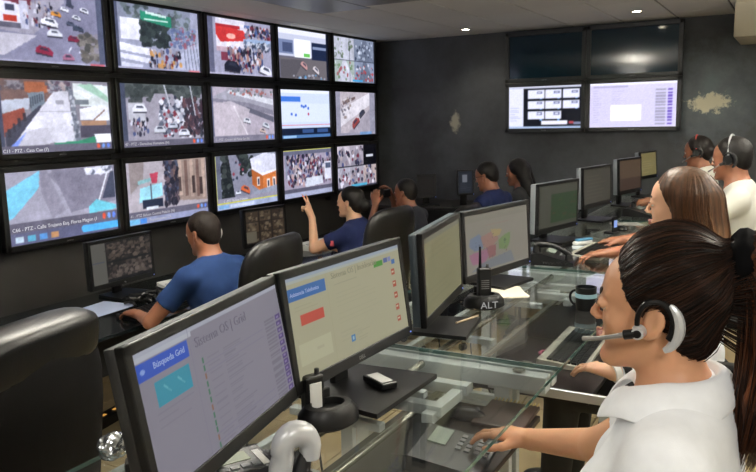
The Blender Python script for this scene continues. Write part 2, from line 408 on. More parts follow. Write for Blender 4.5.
def pic00():   # crossing with cars
    p = Paint(*N0, '#8f8fa6', 1)
    p.poly([(0, .55), (.3, .58), (.62, 0), (.4, 0), (0, .3)], '#a9a6b4').poly([(0, .6), (.32, .6), (0, .95)], '#c7c5d0')
    p.rect(0, 0, .18, .42, '#e6e6f2').rect(.03, .30, .15, .41, '#c8442f').poly([(0, 0), (.3, 0), (.29, .06), (.17, .12), (0, .08)], '#8a3d4c').rect(.18, .05, .26, .5, '#c9cbdc')
    p.rect(.05, .14, .13, .24, '#4d5062').rect(.0, .42, .18, .5, '#6b6a78')
    p.blobs(60, .22, .05, .5, .45, .012, PEOPLE, .85, 3)
    for (u, v, z, c, a) in ((.62, .11, .045, '#e9eaf0', .2), (.53, .21, .05, '#e39a3c', .2), (.46, .36, .085, '#f2f3f8', .15), (.5, .54, .075, '#dfe2ea', 0), (.67, .34, .045, '#586072', .2), (.75, .41, .055, '#4c5666', .2), (.74, .23, .045, '#e4e7ee', .2), (.83, .09, .05, '#e6e8ef', .2), (.69, .6, .06, '#8d3248', .1), (.38, .84, .085, '#a2304a', .15), (.62, .92, .06, '#b0718a', 0), (.68, .03, .04, '#4a5060', .2)): p.car(u, v, z, c, a)
    for k in range(3): p.line(.63 + .11 * k, .82, .66 + .11 * k, .74, .006, '#d9dbe6')
    p.blobs(120, .76, .5, .95, .95, .028, ['#6e6a62', '#7b7568', '#55564f', '#8f8a80', '#9a95a0'], .8)
    p.remap(.10, .98, .14, .97); p.rect(.945, 0, 1, 1, '#5d6478').rect(0, .965, 1, 1, '#aaaac0').rect(.85, .968, .99, 1, '#cf6a72'); return p
def pic01():   # tree, green road sign, white awnings
    p = Paint(*N0, '#a7abc0', 2); p.rect(.06, 0, .9, .3, '#8d94a4').blobs(120, .1, 0, .95, .5, .03, ['#5e6b66', '#707e7c', '#4b5754', '#8f9aa8'], .8)
    p.rect(.07, .22, .3, .55, '#e8eaf4').blobs(140, .3, .25, .62, .62, .03, ['#36413f', '#424e48', '#2f3836'], .9)
    p.poly([(.3, .08), (.66, .13), (.66, .3), (.3, .22)], '#2f9a76').poly([(.36, .08), (.6, .115), (.6, .155), (.36, .12)], '#dff4ec', .9).rect(.34, .2, .62, .215, '#cdeee0')
    p.blobs(90, .62, .3, .95, .6, .02, ['#8796b8', '#6a7aa0', '#aab2c8', '#a35c6a'], .8)
    p.poly([(.05, .6), (.45, .68), (.42, .78), (.05, .72)], '#eef0f8').poly([(.05, .76), (.38, .82), (.35, .9), (.05, .84)], '#e4e6f2').poly([(.06, .9), (.3, .93), (.28, 1), (.06, 1)], '#d6d9ea')
    p.poly([(.55, .95), (.9, .55), (1, .5), (1, 1), (.5, 1)], '#c3c7da', .8).blobs(70, .35, .68, .75, .95, .015, PEOPLE + ['#d59a4c'], .85, 2.5)
    for k in range(5): p.line(.8 + .04 * k, .5, .82 + .045 * k, 1, .006, '#667088', .7)
    p.rect(0, 0, .05, 1, '#565c70').rect(0, .965, 1, 1, '#a3a3ba').rect(.85, .968, .99, 1, '#d07a80'); return p
def pic02():   # red shop and crowd
    p = Paint(*N0, '#a6a6ba', 3); p.rect(.14, 0, .58, .5, '#dcd9e4').poly([(.14, .12), (.58, .18), (.58, .36), (.2, .42), (.14, .3)], '#d83a34').poly([(.14, .1), (.5, .1), (.5, .16), (.14, .14)], '#b92f33')
    p.ell(.36, .3, .07, .05, '#f0b3a4').rect(.14, .42, .5, .52, '#e9e4ec').rect(.2, .6, .5, .75, '#8a4050').rect(.14, .5, .5, .58, '#c9a8b0', .8)
    p.blobs(120, .58, .08, 1, .3, .016, PEOPLE + ['#b4504c', '#4c6aa0'], .85, 2).poly([(.55, .32), (1, .3), (1, .4), (.55, .42)], '#9fb6d4').blobs(60, .55, .38, 1, .52, .02, ['#5d6a80', '#d0d4de', '#8a95a8', '#3c4454'], .85)
    p.blobs(180, .3, .5, .85, .92, .016, PEOPLE + ['#39507c', '#b58a7c'], .9, 2.8)
    p.car(.36, .86, .12, '#272a34', .1).car(.9, .9, .1, '#e4e6ee', .25).rect(0, 0, .1, 1, '#686b80').rect(0, .97, 1, 1, '#b5b3c6'); return p
def pic03():   # white window over parked cars
    p = Paint(*N0, '#6d6c76', 4); p.rect(0, 0, 1, .55, '#c9cede').rect(0, 0, 1, .1, '#e9ebf2').rect(.02, .22, .3, .5, '#7d8bab').rect(.1, .28, .28, .46, '#4d5a78').rect(.32, .18, .64, .56, '#f4f7f2').rect(.5, .47, .62, .53, '#6fcf5a')
    p.rect(.66, .22, .98, .58, '#22304a').rect(.68, .3, .96, .36, '#8b9ab8').rect(.05, .58, .97, 1, '#75706f').poly([(.05, .62), (.5, .6), (.3, 1), (.05, 1)], '#625f60')
    p.car(.5, .72, .07, '#c99a93', .5).car(.74, .8, .07, '#d3cbcb', .5).blobs(20, .1, .9, .95, .98, .02, ['#5aa0d0', '#b9bcc8', '#4a4a55'], .8, 1).rect(.96, 0, 1, 1, '#20242e'); return p
def pic04():   # four small street views
    p = Paint(*N0, '#9a9fb2', 5)
    def f(u0, v0, u1, v1, i, j):
        p.rect(u0, v0, u1, v1, ['#b9bcc4', '#8590a0', '#a8b6ac', '#8f9aae'][i + 2 * j]); p.poly([(u0 + .2 * (u1 - u0), v1), (u0 + .45 * (u1 - u0), v0), (u0 + .6 * (u1 - u0), v0), (u1, v1)], '#c3c6d0' if i == 0 else '#707a8a')
        p.blobs(30, u0 + .03, v0 + .05, u1 - .03, v1 - .05, .02, [['#7a8a6a', '#5d6f55', '#c8cbd4'], ['#b9c4d4', '#3f4858', '#d9e0ea'], ['#6c8a5c', '#a65a5c', '#d7dadf'], ['#c24a48', '#d9dbe4', '#4a5262']][i + 2 * j], .8, 1.6)
    p.cells(0, 0, 1, 1, 2, 2, f); p.rect(.385, 0, .395, 1, '#2c3038').rect(0, .495, 1, .51, '#2c3038').rect(.45, .94, .7, .985, '#48a7d8'); return p
def pic10():   # long market roof between brick houses
    p = Paint(*N0, '#8f8c94', 6); p.rect(0, 0, .5, .3, '#7d6258').rect(.08, .02, .24, .14, '#8a8588').blobs(30, .05, .02, .26, .14, .014, ['#5a5258', '#9a969a', '#6d5a52'], .8)
    p.poly([(.24, .03), (.44, .03), (.46, .15), (.34, .22), (.24, .16)], '#b56c44').poly([(.26, .18), (.4, .16), (.4, .32), (.28, .46)], '#7f8d96').poly([(.02, .29), (.28, .25), (.26, .4), (.02, .46)], '#c3cad6')
    for k in range(6): p.rect(.275 + .02 * k, .24 - .01 * k, .287 + .02 * k, .38 - .02 * k, '#4c545e', .8)
    p.poly([(.02, .48), (.22, .38), (.24, .56), (.06, .78), (.02, .76)], '#a05440').poly([(.05, .72), (.24, .5), (.36, .34), (.38, .42), (.1, .95), (.05, .95)], '#4c4d58')
    for k in range(4): p.rect(.07 + .045 * k, .66 - .07 * k, .095 + .045 * k, .78 - .07 * k, '#3a3840', .85)
    p.rect(.44, .0, .64, .18, '#8d8a92').blobs(50, .42, .02, .64, .16, .016, ['#6a5560', '#9aa0a8', '#5a6068', '#b8a8a4'], .85)
    p.poly([(.07, .97), (.2, .7), (.48, .16), (.61, .14), (.645, .88), (.45, .87), (.2, .95)], '#d9d9e2').poly([(.2, .72), (.4, .64), (.45, .87), (.1, .96)], '#c9c8d2').poly([(.3, .5), (.63, .46), (.64, .64), (.22, .68)], '#e2e2ea').line(.42, .3, .63, .3, .003, '#b4b4c0').line(.34, .44, .63, .44, .003, '#b4b4c0').poly([(.49, .28), (.57, .27), (.57, .33), (.5, .34)], '#a9a8b2')
    p.poly([(.62, .12), (.66, .12), (.7, .85), (.645, .88)], '#7f858f').blobs(24, .62, .2, .7, .85, .012, ['#aeb4bc', '#5f666e', '#c8ccd2'], .8, 2)
    p.poly([(.66, .03), (1, .05), (1, .36), (.72, .36), (.66, .2)], '#dde5e2').poly([(.7, .05), (.84, .03), (1, .22), (1, .3), (.86, .18)], '#a6cdb6').poly([(.66, .14), (.74, .12), (.84, .2), (.8, .26)], '#f0f4f2').rect(.67, .27, .8, .33, '#7d868a')
    p.poly([(.71, .4), (.9, .34), (1, .36), (1, .57), (.71, .56)], '#eceef2').line(.84, .56, .95, .42, .006, '#9a8070').poly([(.71, .57), (.96, .57), (.96, .64), (.72, .64)], '#b8906e').rect(.7, .64, 1, .82, '#5a5662')
    p.poly([(.45, .88), (.68, .86), (.84, .8), (.85, .97), (.45, .97)], '#3f9a72').poly([(.83, .77), (1, .77), (1, .93), (.86, .94)], '#f4f6f8').poly([(.06, .97), (.1, .88), (.22, .72), (.12, .96)], '#7d9af0', .9).rect(.24, .9, .45, .96, '#43465a')
    p.rect(0, 0, .045, 1, '#4c5364'); capbar(p, .9, 1); return p
def pic11():   # jammed street
    p = Paint(*N0, '#9e9aa6', 7); p.rect(.07, 0, .98, .2, '#5f6660').blobs(120, .07, 0, 1, .28, .03, ['#4a524c', '#5d6660', '#3c443f'], .8)
    p.poly([(.1, .95), (.4, .15), (.62, .15), (1, .95)], '#a6a2ac').blobs(160, .45, .2, .85, .85, .022, ['#e8e8ee', '#b0b4c0', '#3a3f4c', '#d4d6de', '#8c3a44', '#6b7280'], .95, 1.7)
    p.blobs(120, .75, .2, 1, .85, .018, ['#2f2a30', '#4a3a40', '#6a4a4a', '#3a3f44'], .9, 2.5).rect(.09, .3, .28, .6, '#c4c5cc').car(.22, .4, .08, '#e9ebf0', 0).car(.44, .74, .07, '#d5d9df', 0).car(.6, .68, .06, '#c6ccd6', 0).car(.74, .8, .07, '#dfe2ea', 0)
    p.line(.52, 0, .58, .35, .008, '#c9ccd4').line(.85, 0, .9, .5, .007, '#b9bcc4').blobs(40, .1, .55, .3, .8, .012, PEOPLE, .9, 3)
    p.rect(0, 0, .07, 1, '#4c5364'); capbar(p, .9, 1); return p
def pic12():   # overpass, pale pavement
    p = Paint(*N0, '#b7aeb8', 8); p.poly([(.04, .18), (.25, .05), (1, .18), (1, .5)], '#a7a6b0').poly([(.3, .04), (1, .2), (1, .32), (.25, .1)], '#d6d8de').poly([(.04, .2), (.6, .28), (1, .42), (1, .52), (.5, .36), (.04, .26)], '#8b8894')
    p.poly([(.55, .35), (1, .55), (1, .66), (.5, .42)], '#6a6a76').blobs(40, .3, .02, 1, .14, .02, ['#5c6a62', '#8c929a', '#b06a60'], .8).poly([(.04, .3), (.3, .25), (.6, .4), (.5, .9), (.04, .9)], '#c9c0c6', .8)
    p.car(.55, .62, .06, '#d9dbe0', .2).car(.86, .72, .06, '#cfd4da', .3).car(.8, .82, .05, '#c9b4a8', .2).line(.35, .35, .55, .9, .01, '#dcd6da').rect(0, 0, .045, 1, '#5b6073'); capbar(p, .89, 1, '#85828e'); return p
def pic13():   # pale blue web page
    p = Paint(*N0, '#cfdcf2', 9); p.rect(0, .0, 1, .06, '#e8eef8').rect(.02, .13, .4, .24, '#3f7fe0').rect(.02, .28, .98, .66, '#d9e4f4')
    for (u, v) in ((.42, .33), (.46, .35), (.5, .33), (.55, .38), (.55, .5), (.22, .5), (.3, .52)): p.ell(u, v, .02, .03, '#4a78d8')
    p.ell(.55, .5, .02, .03, '#c05a6a').rect(0, .72, 1, .735, '#e05a5a').rect(0, .8, 1, .94, '#122238').rect(.42, .82, .65, .9, '#3c5c8c').rect(.72, .82, .95, .9, '#3c5c8c').rect(0, .94, 1, 1, '#4f7cae').rect(.05, .95, .3, .99, '#9cc4e4'); return p
def pic14():   # portrait street view with red car
    p = Paint(*N0, '#9b9aa6', 10); p.rect(.14, 0, .86, .95, '#c2b9bc').poly([(.14, .4), (.86, 0), (.86, .3), (.14, .8)], '#dedade').poly([(.3, .95), (.86, .4), (.86, .95)], '#a8a2aa')
    p.poly([(.2, .2), (.5, .1), (.5, .16), (.2, .3)], '#7d6a64').car(.5, .72, .1, '#9c4a44', -.6).car(.66, .5, .08, '#4a4a52', -.6).blobs(30, .16, .1, .4, .6, .02, ['#8f8076', '#6d6a72', '#e2dede'], .7).rect(.6, .93, .9, 1, '#7aa0c8'); return p
def pic20():   # grey tarpaulin with cyan tents
    p = Paint(*N0, '#a9a7b4', 11); p.poly([(0, .25), (.3, 0), (.28, .25), (.05, .62), (0, .65)], '#7fd0ea').poly([(.3, 0), (.36, .0), (.5, .6), (.38, .7), (.3, .3)], '#9a97a4').poly([(.4, 0), (1, 0), (1, .55), (.55, .65)], '#8f8c9a').poly([(.36, .05), (.7, .02), (.9, .3), (.62, .6)], '#85828f', .6)
    p.poly([(.7, .02), (.98, .0), (.95, .12), (.72, .12)], '#d9dbe4').blobs(12, .72, .02, .98, .1, .025, ['#5a6272', '#e8eaf0'], .8).line(.93, .1, .82, .55, .008, '#e4e6ec').poly([(.96, .1), (1, .1), (1, .5), (.86, .5)], '#4c5262').poly([(.72, .6), (.8, .5), (1, .62), (1, .68), (.72, .7)], '#74d2e2')
    p.rect(0, .7, 1, .84, '#6a6873').rect(0, .84, 1, 1, '#5d5f78'); capbar(p, .7, .84); p.a[(s_ := (p.v > .84))] = p.c('#686a84')
    for k, cc in enumerate(('#cfe6ee', '#5fc0d8', '#5fa8e8', '#e0a25c')): p.rect(.05 + .1 * k, .89, .12 + .1 * k, .97, cc, .85)
    p.rect(.66, .86, 1, .97, '#54b8f0').ell(.66, .915, .025, .055, '#54b8f0'); return p
def pic21():   # market street, stalls and facades
    p = Paint(*N0, '#b5aeb2', 12); p.poly([(.5, 0), (1, 0), (1, .75), (.62, .7)], '#a38f80')
    for k in range(6): p.rect(.56 + .075 * k, .02, .6 + .075 * k, .6 + .02 * k, ['#7c6254', '#c2ab98'][k % 2], .9)
    p.rect(.8, .3, .84, .6, '#4f4038').rect(.9, .34, .94, .64, '#4f4038').rect(.62, .3, .66, .55, '#5f5048').poly([(.05, 0), (.22, 0), (.2, .3), (.05, .5)], '#9a8f8a').blobs(150, .45, .02, .62, .75, .018, ['#2c2c34', '#3c3a44', '#6a5a5c', '#4a5468'], .9, 2.3)
    p.poly([(.16, .42), (.42, .36), (.42, .58), (.14, .66)], '#9fdce8').poly([(.14, .3), (.3, .26), (.3, .32), (.14, .36)], '#8fc0c0').poly([(.28, .2), (.38, .18), (.36, .36), (.3, .36)], '#c44a5c').rect(.28, .36, .295, .7, '#5a5a66').rect(.18, .62, .42, .76, '#2b3444').rect(.22, .74, .36, .78, '#dfe6ec')
    p.rect(0, 0, .02, 1, '#5b6073'); capbar(p, .8, .9); p.rect(0, .9, 1, 1, '#9aa0bc').rect(.02, .91, .13, .99, '#78c4e8').rect(.14, .91, .21, .99, '#4a90e0'); return p
def pic22():   # aerial street with orange building, yellow frame
    p = Paint(*N0, '#8b8f9c', 13); p.blobs(240, .12, .02, .42, .8, .035, ['#2d332f', '#3a423a', '#242a27', '#4a524a'], .95).poly([(.22, .0), (.34, .0), (.6, .72), (.62, .8), (.3, .8)], '#8f909e').blobs(60, .42, .02, .62, .4, .03, ['#333a35', '#465046', '#2a302c'], .95)
    p.poly([(.56, .1), (.8, .0), (1, .04), (1, .36), (.76, .42), (.58, .26)], '#d9dbe8').poly([(.58, .28), (.76, .42), (1, .36), (1, .68), (.72, .76), (.58, .6)], '#d9803c').poly([(.58, .28), (.76, .42), (.76, .74), (.58, .6)], '#c26d30').poly([(.58, .25), (.76, .4), (1, .33), (1, .38), (.76, .45), (.58, .3)], '#eceef2')
    for (u, v) in ((.66, .46), (.83, .52), (.93, .5)): p.rect(u, v, u + .05, v + .18, '#e8dcd0').rect(u + .012, v + .04, u + .038, v + .16, '#4c4a58')
    p.blobs(14, .28, .1, .44, .5, .016, ['#c9ccd8', '#a04650', '#3a4250'], .9, 1.6).car(.47, .68, .075, '#e2703a', .4).car(.35, .72, .04, '#dfe4ea', 0).poly([(.6, .74), (1, .66), (1, .8), (.6, .84)], '#9aa0ae')
    p.rect(.04, 0, .1, .84, '#6a6f7e').rect(0, .8, 1, .88, '#9c9aa8'); p.rect(0, .0, .03, .9, '#d9d84a').rect(0, .875, 1, .9, '#d9d84a').rect(0, .9, 1, 1, '#a9b6d0').rect(.05, .92, .2, .98, '#7fb0d8').rect(.22, .92, .6, .98, '#c9d4e8'); return p
def pic23():   # dense crowd
    p = Paint(*N0, '#a79fae', 14); p.rect(.05, .05, .3, .6, '#b3abb4').rect(.25, .08, .36, .5, '#c6b7b6').poly([(.06, .1), (.2, .06), (.2, .5), (.06, .6)], '#8f94a6')
    p.blobs(340, .1, .12, .98, .75, .017, PEOPLE + ['#7d6a84', '#5a4a5c', '#c4a4a0'], .9, 2.6).poly([(.45, .62), (.8, .6), (.8, .78), (.45, .82)], '#d4dae4').rect(.85, .3, .99, .7, '#d9dbe6').rect(.87, .34, .98, .45, '#5a6478')
    p.rect(0, 0, 1, .1, '#6d6f80').rect(0, 0, 1, .02, '#c8c85a').rect(0, .82, 1, .9, '#62616e').rect(0, .9, 1, 1, '#aab0c6'); return p
def pic24():   # four views, one of them black
    p = Paint(*N0, '#3a3a44', 15)
    def f(u0, v0, u1, v1, i, j):
        if (i, j) == (2, 0): p.rect(u0, v0, u1, v1, '#08080a'); return
        p.rect(u0, v0, u1, v1, ['#c7bfc4', '#b0a8b0', '#000000', '#b4b2bc', '#a9a4ac', '#b8a8a0'][i + 3 * j]); p.poly([(u0, v1), (u0 + .5 * (u1 - u0), v0), (u1, v1)], '#8f8a94', .8)
        p.blobs(24, u0 + .02, v0 + .03, u1 - .02, v1 - .03, .022, PEOPLE + ['#e4e0e4'], .85, 2)
    p.cells(0, 0, 1, .97, 3, 2, f); p.rect(0, .48, 1, .495, '#1b1b20').rect(.35, .92, .75, .98, '#54b0cc').rect(.74, .24, .92, .3, '#cfd2d8'); return p
TVW, TVH = 0.912, 0.522
def tv(loc, rz, w, h, pic, label, group, capts=(), brand=True, strength=SCR, bz=0.036, bezmat=None, gr=True):
    t = thing('wall_screen', label, 'television', loc, rz, group)
    f = MB(); d = 0.055; bm_ = bezmat or BLACKP
    for c, s in (((0, -d / 2, bz / 2), (w, d, bz)), ((0, -d / 2, h - bz / 2), (w, d, bz)), ((-w / 2 + bz / 2, -d / 2, h / 2), (bz, d, h)), ((w / 2 - bz / 2, -d / 2, h / 2), (bz, d, h))): f.box(c, s, bev=0.004)
    f.build('bezel', bm_, t); MB().box((0, -0.018, h / 2), (w - 2 * bz + .006, 0.024, h - 2 * bz + .006)).build('back_panel', BLACKP, t)
    sw, sh = w - 2 * bz, h - 2 * bz
    if pic is None:
        MB().box((0, -0.034, h / 2), (sw, 0.006, sh)).build('screen', OFFGLASS, t)
    else:
        pp = pic(); pp = pp.grain(.05 if gr and pic not in (pic13, pic03) else .0).blur(1, .5).noise(.012); g_ = pp.a.mean(2, keepdims=True); pp.a = np.clip((g_ + (pp.a - g_) * .9) * .96 + np.array([.0, .0, .03]), 0, 1) ** 1.12; me = pp.mesh(sw, sh, strength); sc_ = link('screen', me, t, (0, -0.034, bz))
    for (s, u, v, size, m) in capts:
        text('caption', s, size, m, sc_, (-sw / 2 + u * sw, -0.0008, (1 - v) * sh))
    if brand: text('brand_mark', 'SAMSUNG', 0.012, mat('logo_grey', '#8f8f92', 0.4, metal=.5), t, (0, -d - 0.0006, bz * .35), align='CENTER')
    return t
OFFGLASS = mat('switched_off_glass', '#122836', 0.08, var=0.04)
WHT = emit('caption_white', '#d9d9e2', 1.0)
LIGHTTXT = emit('caption_pale', '#c6c3ce', 0.9)
wallpics = [
 [(pic00, 'top left wall screen showing cars at a street crossing beside a white shop'), (pic01, 'wall screen showing a tree and a green road sign over white awnings'), (pic02, 'wall screen showing a red shop front and a crowd'), (pic03, 'wall screen with a white window above two parked cars'), (pic04, 'top right wall screen split into four grey street views')],
 [(pic10, 'wall screen showing a long white market roof between brick houses'), (pic11, 'wall screen showing a street jammed with cars'), (pic12, 'wall screen showing a pale pavement and an overpass'), (pic13, 'wall screen with a pale blue page and blue header box'), (pic14, 'wall screen with a tall street view between grey side bars')],
 [(pic20, 'bottom left wall screen showing grey tarpaulin and cyan tents'), (pic21, 'wall screen showing market stalls and brown facades above the man in blue'), (pic22, 'wall screen with yellow frame showing an orange building from above'), (pic23, 'wall screen showing a dense crowd in a street'), (pic24, 'bottom right wall screen split into small views, one of them black')]]
CAPT = {(1, 0): [('C11 - PTZ - Casa Cue (7)', .02, .985, .030, WHT)], (1, 1): [('47 - PTZ - Derechos Humanos (N)', .03, .975, .030, LIGHTTXT)], (1, 2): [('C - PTZ - Crucero del Palmar Sur (N)', .05, .975, .028, LIGHTTXT)],
        (2, 0): [('C66 - PTZ - Calle Trujano Esq. Flores Magon (1', .03, .815, .033, WHT)], (2, 1): [('41 - PTZ Balcon Central Palacio (N)', .03, .88, .030, LIGHTTXT), ('Transmisiones CA', .24, .975, .030, LIGHTTXT)], (2, 2): [('C - PTZ - Rectoria 2 Oriente', .12, .868, .026, WHT)]}
PITCH = 0.9335; Y0 = 2.765; ZR = [1.5 + q * 1.077 for q in (.325, -.190, -.712)]
for r in range(3):
    for c in range(5):
        p, lab = wallpics[r][c]
        tv((XW + 0.07, Y0 + PITCH * (c + .5), ZR[r] + 0.012), PI / 2, TVW, TVH, p, lab, 'video wall screens', CAPT.get((r, c), ()), brand=(c < 2))
# dark support frame behind the video wall
fr = thing('screen_rack', 'black steel rack behind the video wall screens', 'rack', (XW, Y0, 0.7))
for c in range(6): MB().box((0.005 + .03, PITCH * c, .8), (.06, .05, 1.62)).build('upright', BLACKP, fr)
for r in range(4): MB().box((0.0325, PITCH * 2.5, .04 + .555 * r), (.055, PITCH * 5, .04)).build('rail', BLACKP, fr)
def pic_b1():
    p = Paint(96, 54, '#0b0f16', 21); p.rect(0, 0, .2, 1, '#e4e6f2').rect(0, 0, 1, .05, '#c9ccd8'); p.lines(8, .02, .5, .16, .05, '#a9b0cc', .6)
    for j in range(3):
        for i in range(3):
            if (i, j) == (2, 2): continue
            u, v = .27 + .24 * i, .09 + .25 * j; p.rect(u, v, u + .225, v + .2, '#e9ebf6').rect(u + .12, v + .03, u + .2, v + .09, '#8288a8').rect(u + .14, v + .045, u + .18, v + .075, '#e4e6f0').rect(u + .17, v + .2, u + .2, v + .225, '#6fa8e0')
    p.rect(.46, .82, .82, .92, '#f0f0f6').rect(.84, .84, .9, .9, '#c44a50').rect(.9, .86, 1, .91, '#8a92a8').rect(0, .95, 1, 1, '#a9bcd4'); return p
def pic_b2():
    p = Paint(96, 54, '#d7d2ea', 22); p.rect(0, 0, 1, .05, '#f0eefa').rect(.04, .07, .45, .1, '#b5afd0'); p.lines(14, .04, .16, .14, .055, '#bdb7d6', .6); p.lines(14, .26, .12, .42, .055, '#c3bddc', .6)
    for k in range(12): p.rect(.76, .16 + .068 * k, .88, .205 + .068 * k, '#a7a3bc').rect(.895, .16 + .068 * k, .95, .205 + .068 * k, '#7258c4')
    p.rect(.25, .5, .6, .85, '#f8f6fa'); return p
OFFB = mat('grey_black_bezel', '#26292b', 0.4, var=0.06)
tvb = lambda x0, x1, z0, z1, pic, lab, br=True: tv(((x0 + x1) / 2, YB - 0.03, z0), 0, x1 - x0, z1 - z0, pic, lab, 'back wall screens', (), br, SCR, 0.04, OFFB, False)
tvb(-2.69, -1.862, 1.842, 2.345, None, 'switched off dark screen on back wall, upper left of the four')
tvb(-1.856, -0.972, 1.842, 2.352, None, 'switched off dark screen on back wall, upper right of the four')
tvb(-2.69, -1.862, 1.335, 1.838, pic_b1, 'back wall screen showing small white windows on black')
tvb(-1.856, -0.972, 1.335, 1.838, pic_b2, 'back wall screen showing a pale lilac list with a white box')
# ================================================================ operators' glass desks on the platform
GZ, TZ = 0.752, 0.630
STEEL = mat('grey_painted_steel', '#b9c0c1', 0.4, metal=0.1, var=0.08, vscale=6)
CHROME = mat('brushed_tube', '#b9b7ac', 0.22, metal=0.9, var=0.05)
SLIDE = mat('zinc_slide', '#c3c6c8', 0.3, metal=0.7)
TRAYM = mat('dark_brown_tray', '#1f1715', 0.3, spec=.25, var=0.15, vscale=5)
GLASS = glass_mat('desk_glass', (0.965, 0.98, 0.972))
GEDGE = mat('glass_edge', '#46605a', 0.1, var=0.1)
CABLE = mat('black_cable', '#101010', 0.5)
BLK = mat('black_plastic', '#0d0d0e', 0.38, spec=.3, var=0.1, vscale=20)
BLK2 = mat('charcoal_plastic', '#18191b', 0.42, var=0.1, vscale=20)
GREY = mat('grey_plastic', '#6a6c6e', 0.45, var=0.06)
LGREY = mat('light_grey_plastic', '#b4b6b6', 0.4, var=0.05)
WHITE = mat('white_plastic', '#dcdcd8', 0.35, var=0.04)
SILV = mat('silver_plastic', '#c4c6c8', 0.3, metal=0.2, var=0.04)
PAPER = mat('paper', '#e2dcc8', 0.8, var=0.04)
DESKS = [(0.95, 2.13), (2.13, 3.58), (3.58, 5.45), (5.45, 7.3)]
XG0, XG1 = -1.46, -0.585
dl = ('nearest glass desk with the ponytailed operator and two large monitors', 'second glass desk with the two way radio on its charger', 'third glass desk with the green picture monitor', 'farthest glass desk near the back wall')
for k, (y0, y1) in enumerate(DESKS):
    XG0 = -1.36 if k == 0 else -1.46; XF = (-1.25, -1.31, -1.18) if k == 0 else (-1.36, -1.40, -1.22)
    d = thing('glass_desk', dl[k], 'desk', ((XG0 + XG1) / 2, (y0 + y1) / 2, 0), 0, 'glass topped operator desks')
    X = lambda q: q - (XG0 + XG1) / 2
    Y = lambda q: q - (y0 + y1) / 2
    hw, hl = (XG1 - XG0) / 2, (y1 - y0) / 2
    g = MB(); g.box((0, 0, GZ - 0.005), (2 * hw, 2 * hl - 0.01, 0.0096)); g.build('glass_top', GLASS, d)
    e = MB()
    for sx in (-1, 1): e.box((sx * (hw + .0008), 0, GZ - 0.005), (.0016, 2 * hl - 0.01, .0096))
    for sy in (-1, 1): e.box((0, sy * (hl - .0042), GZ - 0.005), (2 * hw, .0016, .0096))
    e.build('polished_edge', GEDGE, d)
    for sy in (-1, 1):
        yy = sy * (hl - 0.035)
        MB().box(((X(XG0) + X(-.61)) / 2, yy, 0.71), (-.61 - XG0, 0.05, 0.05), bev=.003).build('cross_beam', STEEL, d)
        MB().box((X((XF[0] - .75) / 2), yy, 0.60), (-.75 - XF[0], 0.024, 0.04), bev=.003).build('lower_beam', STEEL, d)
        for xx in (XF[0], -0.75):
            MB().box((X(xx), yy, 0.35), (0.05, 0.03, 0.69), bev=.003).build('leg', STEEL, d)
            MB().cyl((X(xx), yy, 0.0), (X(xx), yy, 0.012), .03).build('foot', BLK, d)
        for xx in (XG0 + .16, -0.70):
            MB().cyl((X(xx), yy, 0.737), (X(xx), yy, GZ - .0102), .02, n=14).build('glass_pad', CHROME, d)
        if not (k == 0 and sy > 0): MB().box((X(-0.62), sy * (hl - 0.075), TZ + 0.012), (0.44, 0.012, 0.03), bev=.002).build('tray_slide', SLIDE, d)
    for xx, zz, rr in ((-1.015, 0.722, .0125), (-0.955, 0.635, .011)):
        MB().cyl((X(xx), -hl + .02, zz), (X(xx), hl - .02, zz), rr, n=12).build('tube_rail', CHROME, d, True)
    MB().box((X(XF[1]), 0, 0.69), (0.03, 2 * hl - .08, 0.07), bev=.003).build('rear_beam', STEEL, d)
    MB().box((X(XF[2]), 0, 0.655), (0.025, 2 * hl - .08, 0.03), bev=.003).build('inner_beam', STEEL, d)
    for yy in ((hl - .115), (hl - .30)):
        MB().box((X(-1.0), yy, 0.685), (0.34, 0.04, 0.03), bev=.002).build('shelf_bar', STEEL, d)
    MB().box((X(-0.86), hl - .2, 0.672), (0.035, .30, 0.03), bev=.002).build('shelf_bar', STEEL, d)
    for yy in ((hl - .19), (hl - .46), -(hl - .40)):
        MB().box((X(-1.09), yy, 0.675), (0.30, 0.03, 0.022), bev=.002).build('bracket_bar', STEEL, d)
    tx0, tx1 = [(-1.0, -0.615), (-0.93, -0.52), (-0.9, -0.5), (-0.9, -0.5)][k]
    MB().box((X((tx0 + tx1) / 2), 0, TZ - 0.009), (tx1 - tx0, 2 * hl - .18, 0.018), bev=.003).build('keyboard_tray', TRAYM, d)
    for q in range(3):
        pts = [(X(-1.28) + .02 * q, -hl * .6 + .3 * q, .64), (X(-1.24), -hl * .5 + .3 * q, .42 - .05 * q), (X(-1.10), -hl * .3 + .25 * q, .30 + .05 * q), (X(-1.18) , -hl * .1 + .25 * q, .14), (X(-1.3), .1 * q, .02)]
        P = [Vector(p) for p in pts]; sm = []
        for i in range(len(P) - 1):
            a, b_, c_, e_ = P[max(i - 1, 0)], P[i], P[i + 1], P[min(i + 2, len(P) - 1)]
            for tt in (0, .25, .5, .75):
                sm.append(.5 * ((2 * b_) + (c_ - a) * tt + (2 * a - 5 * b_ + 4 * c_ - e_) * tt ** 2 + (3 * b_ - a - 3 * c_ + e_) * tt ** 3))
        MB().tube(sm + [P[-1]], .0035, 6).build('cable', CABLE, d, True)
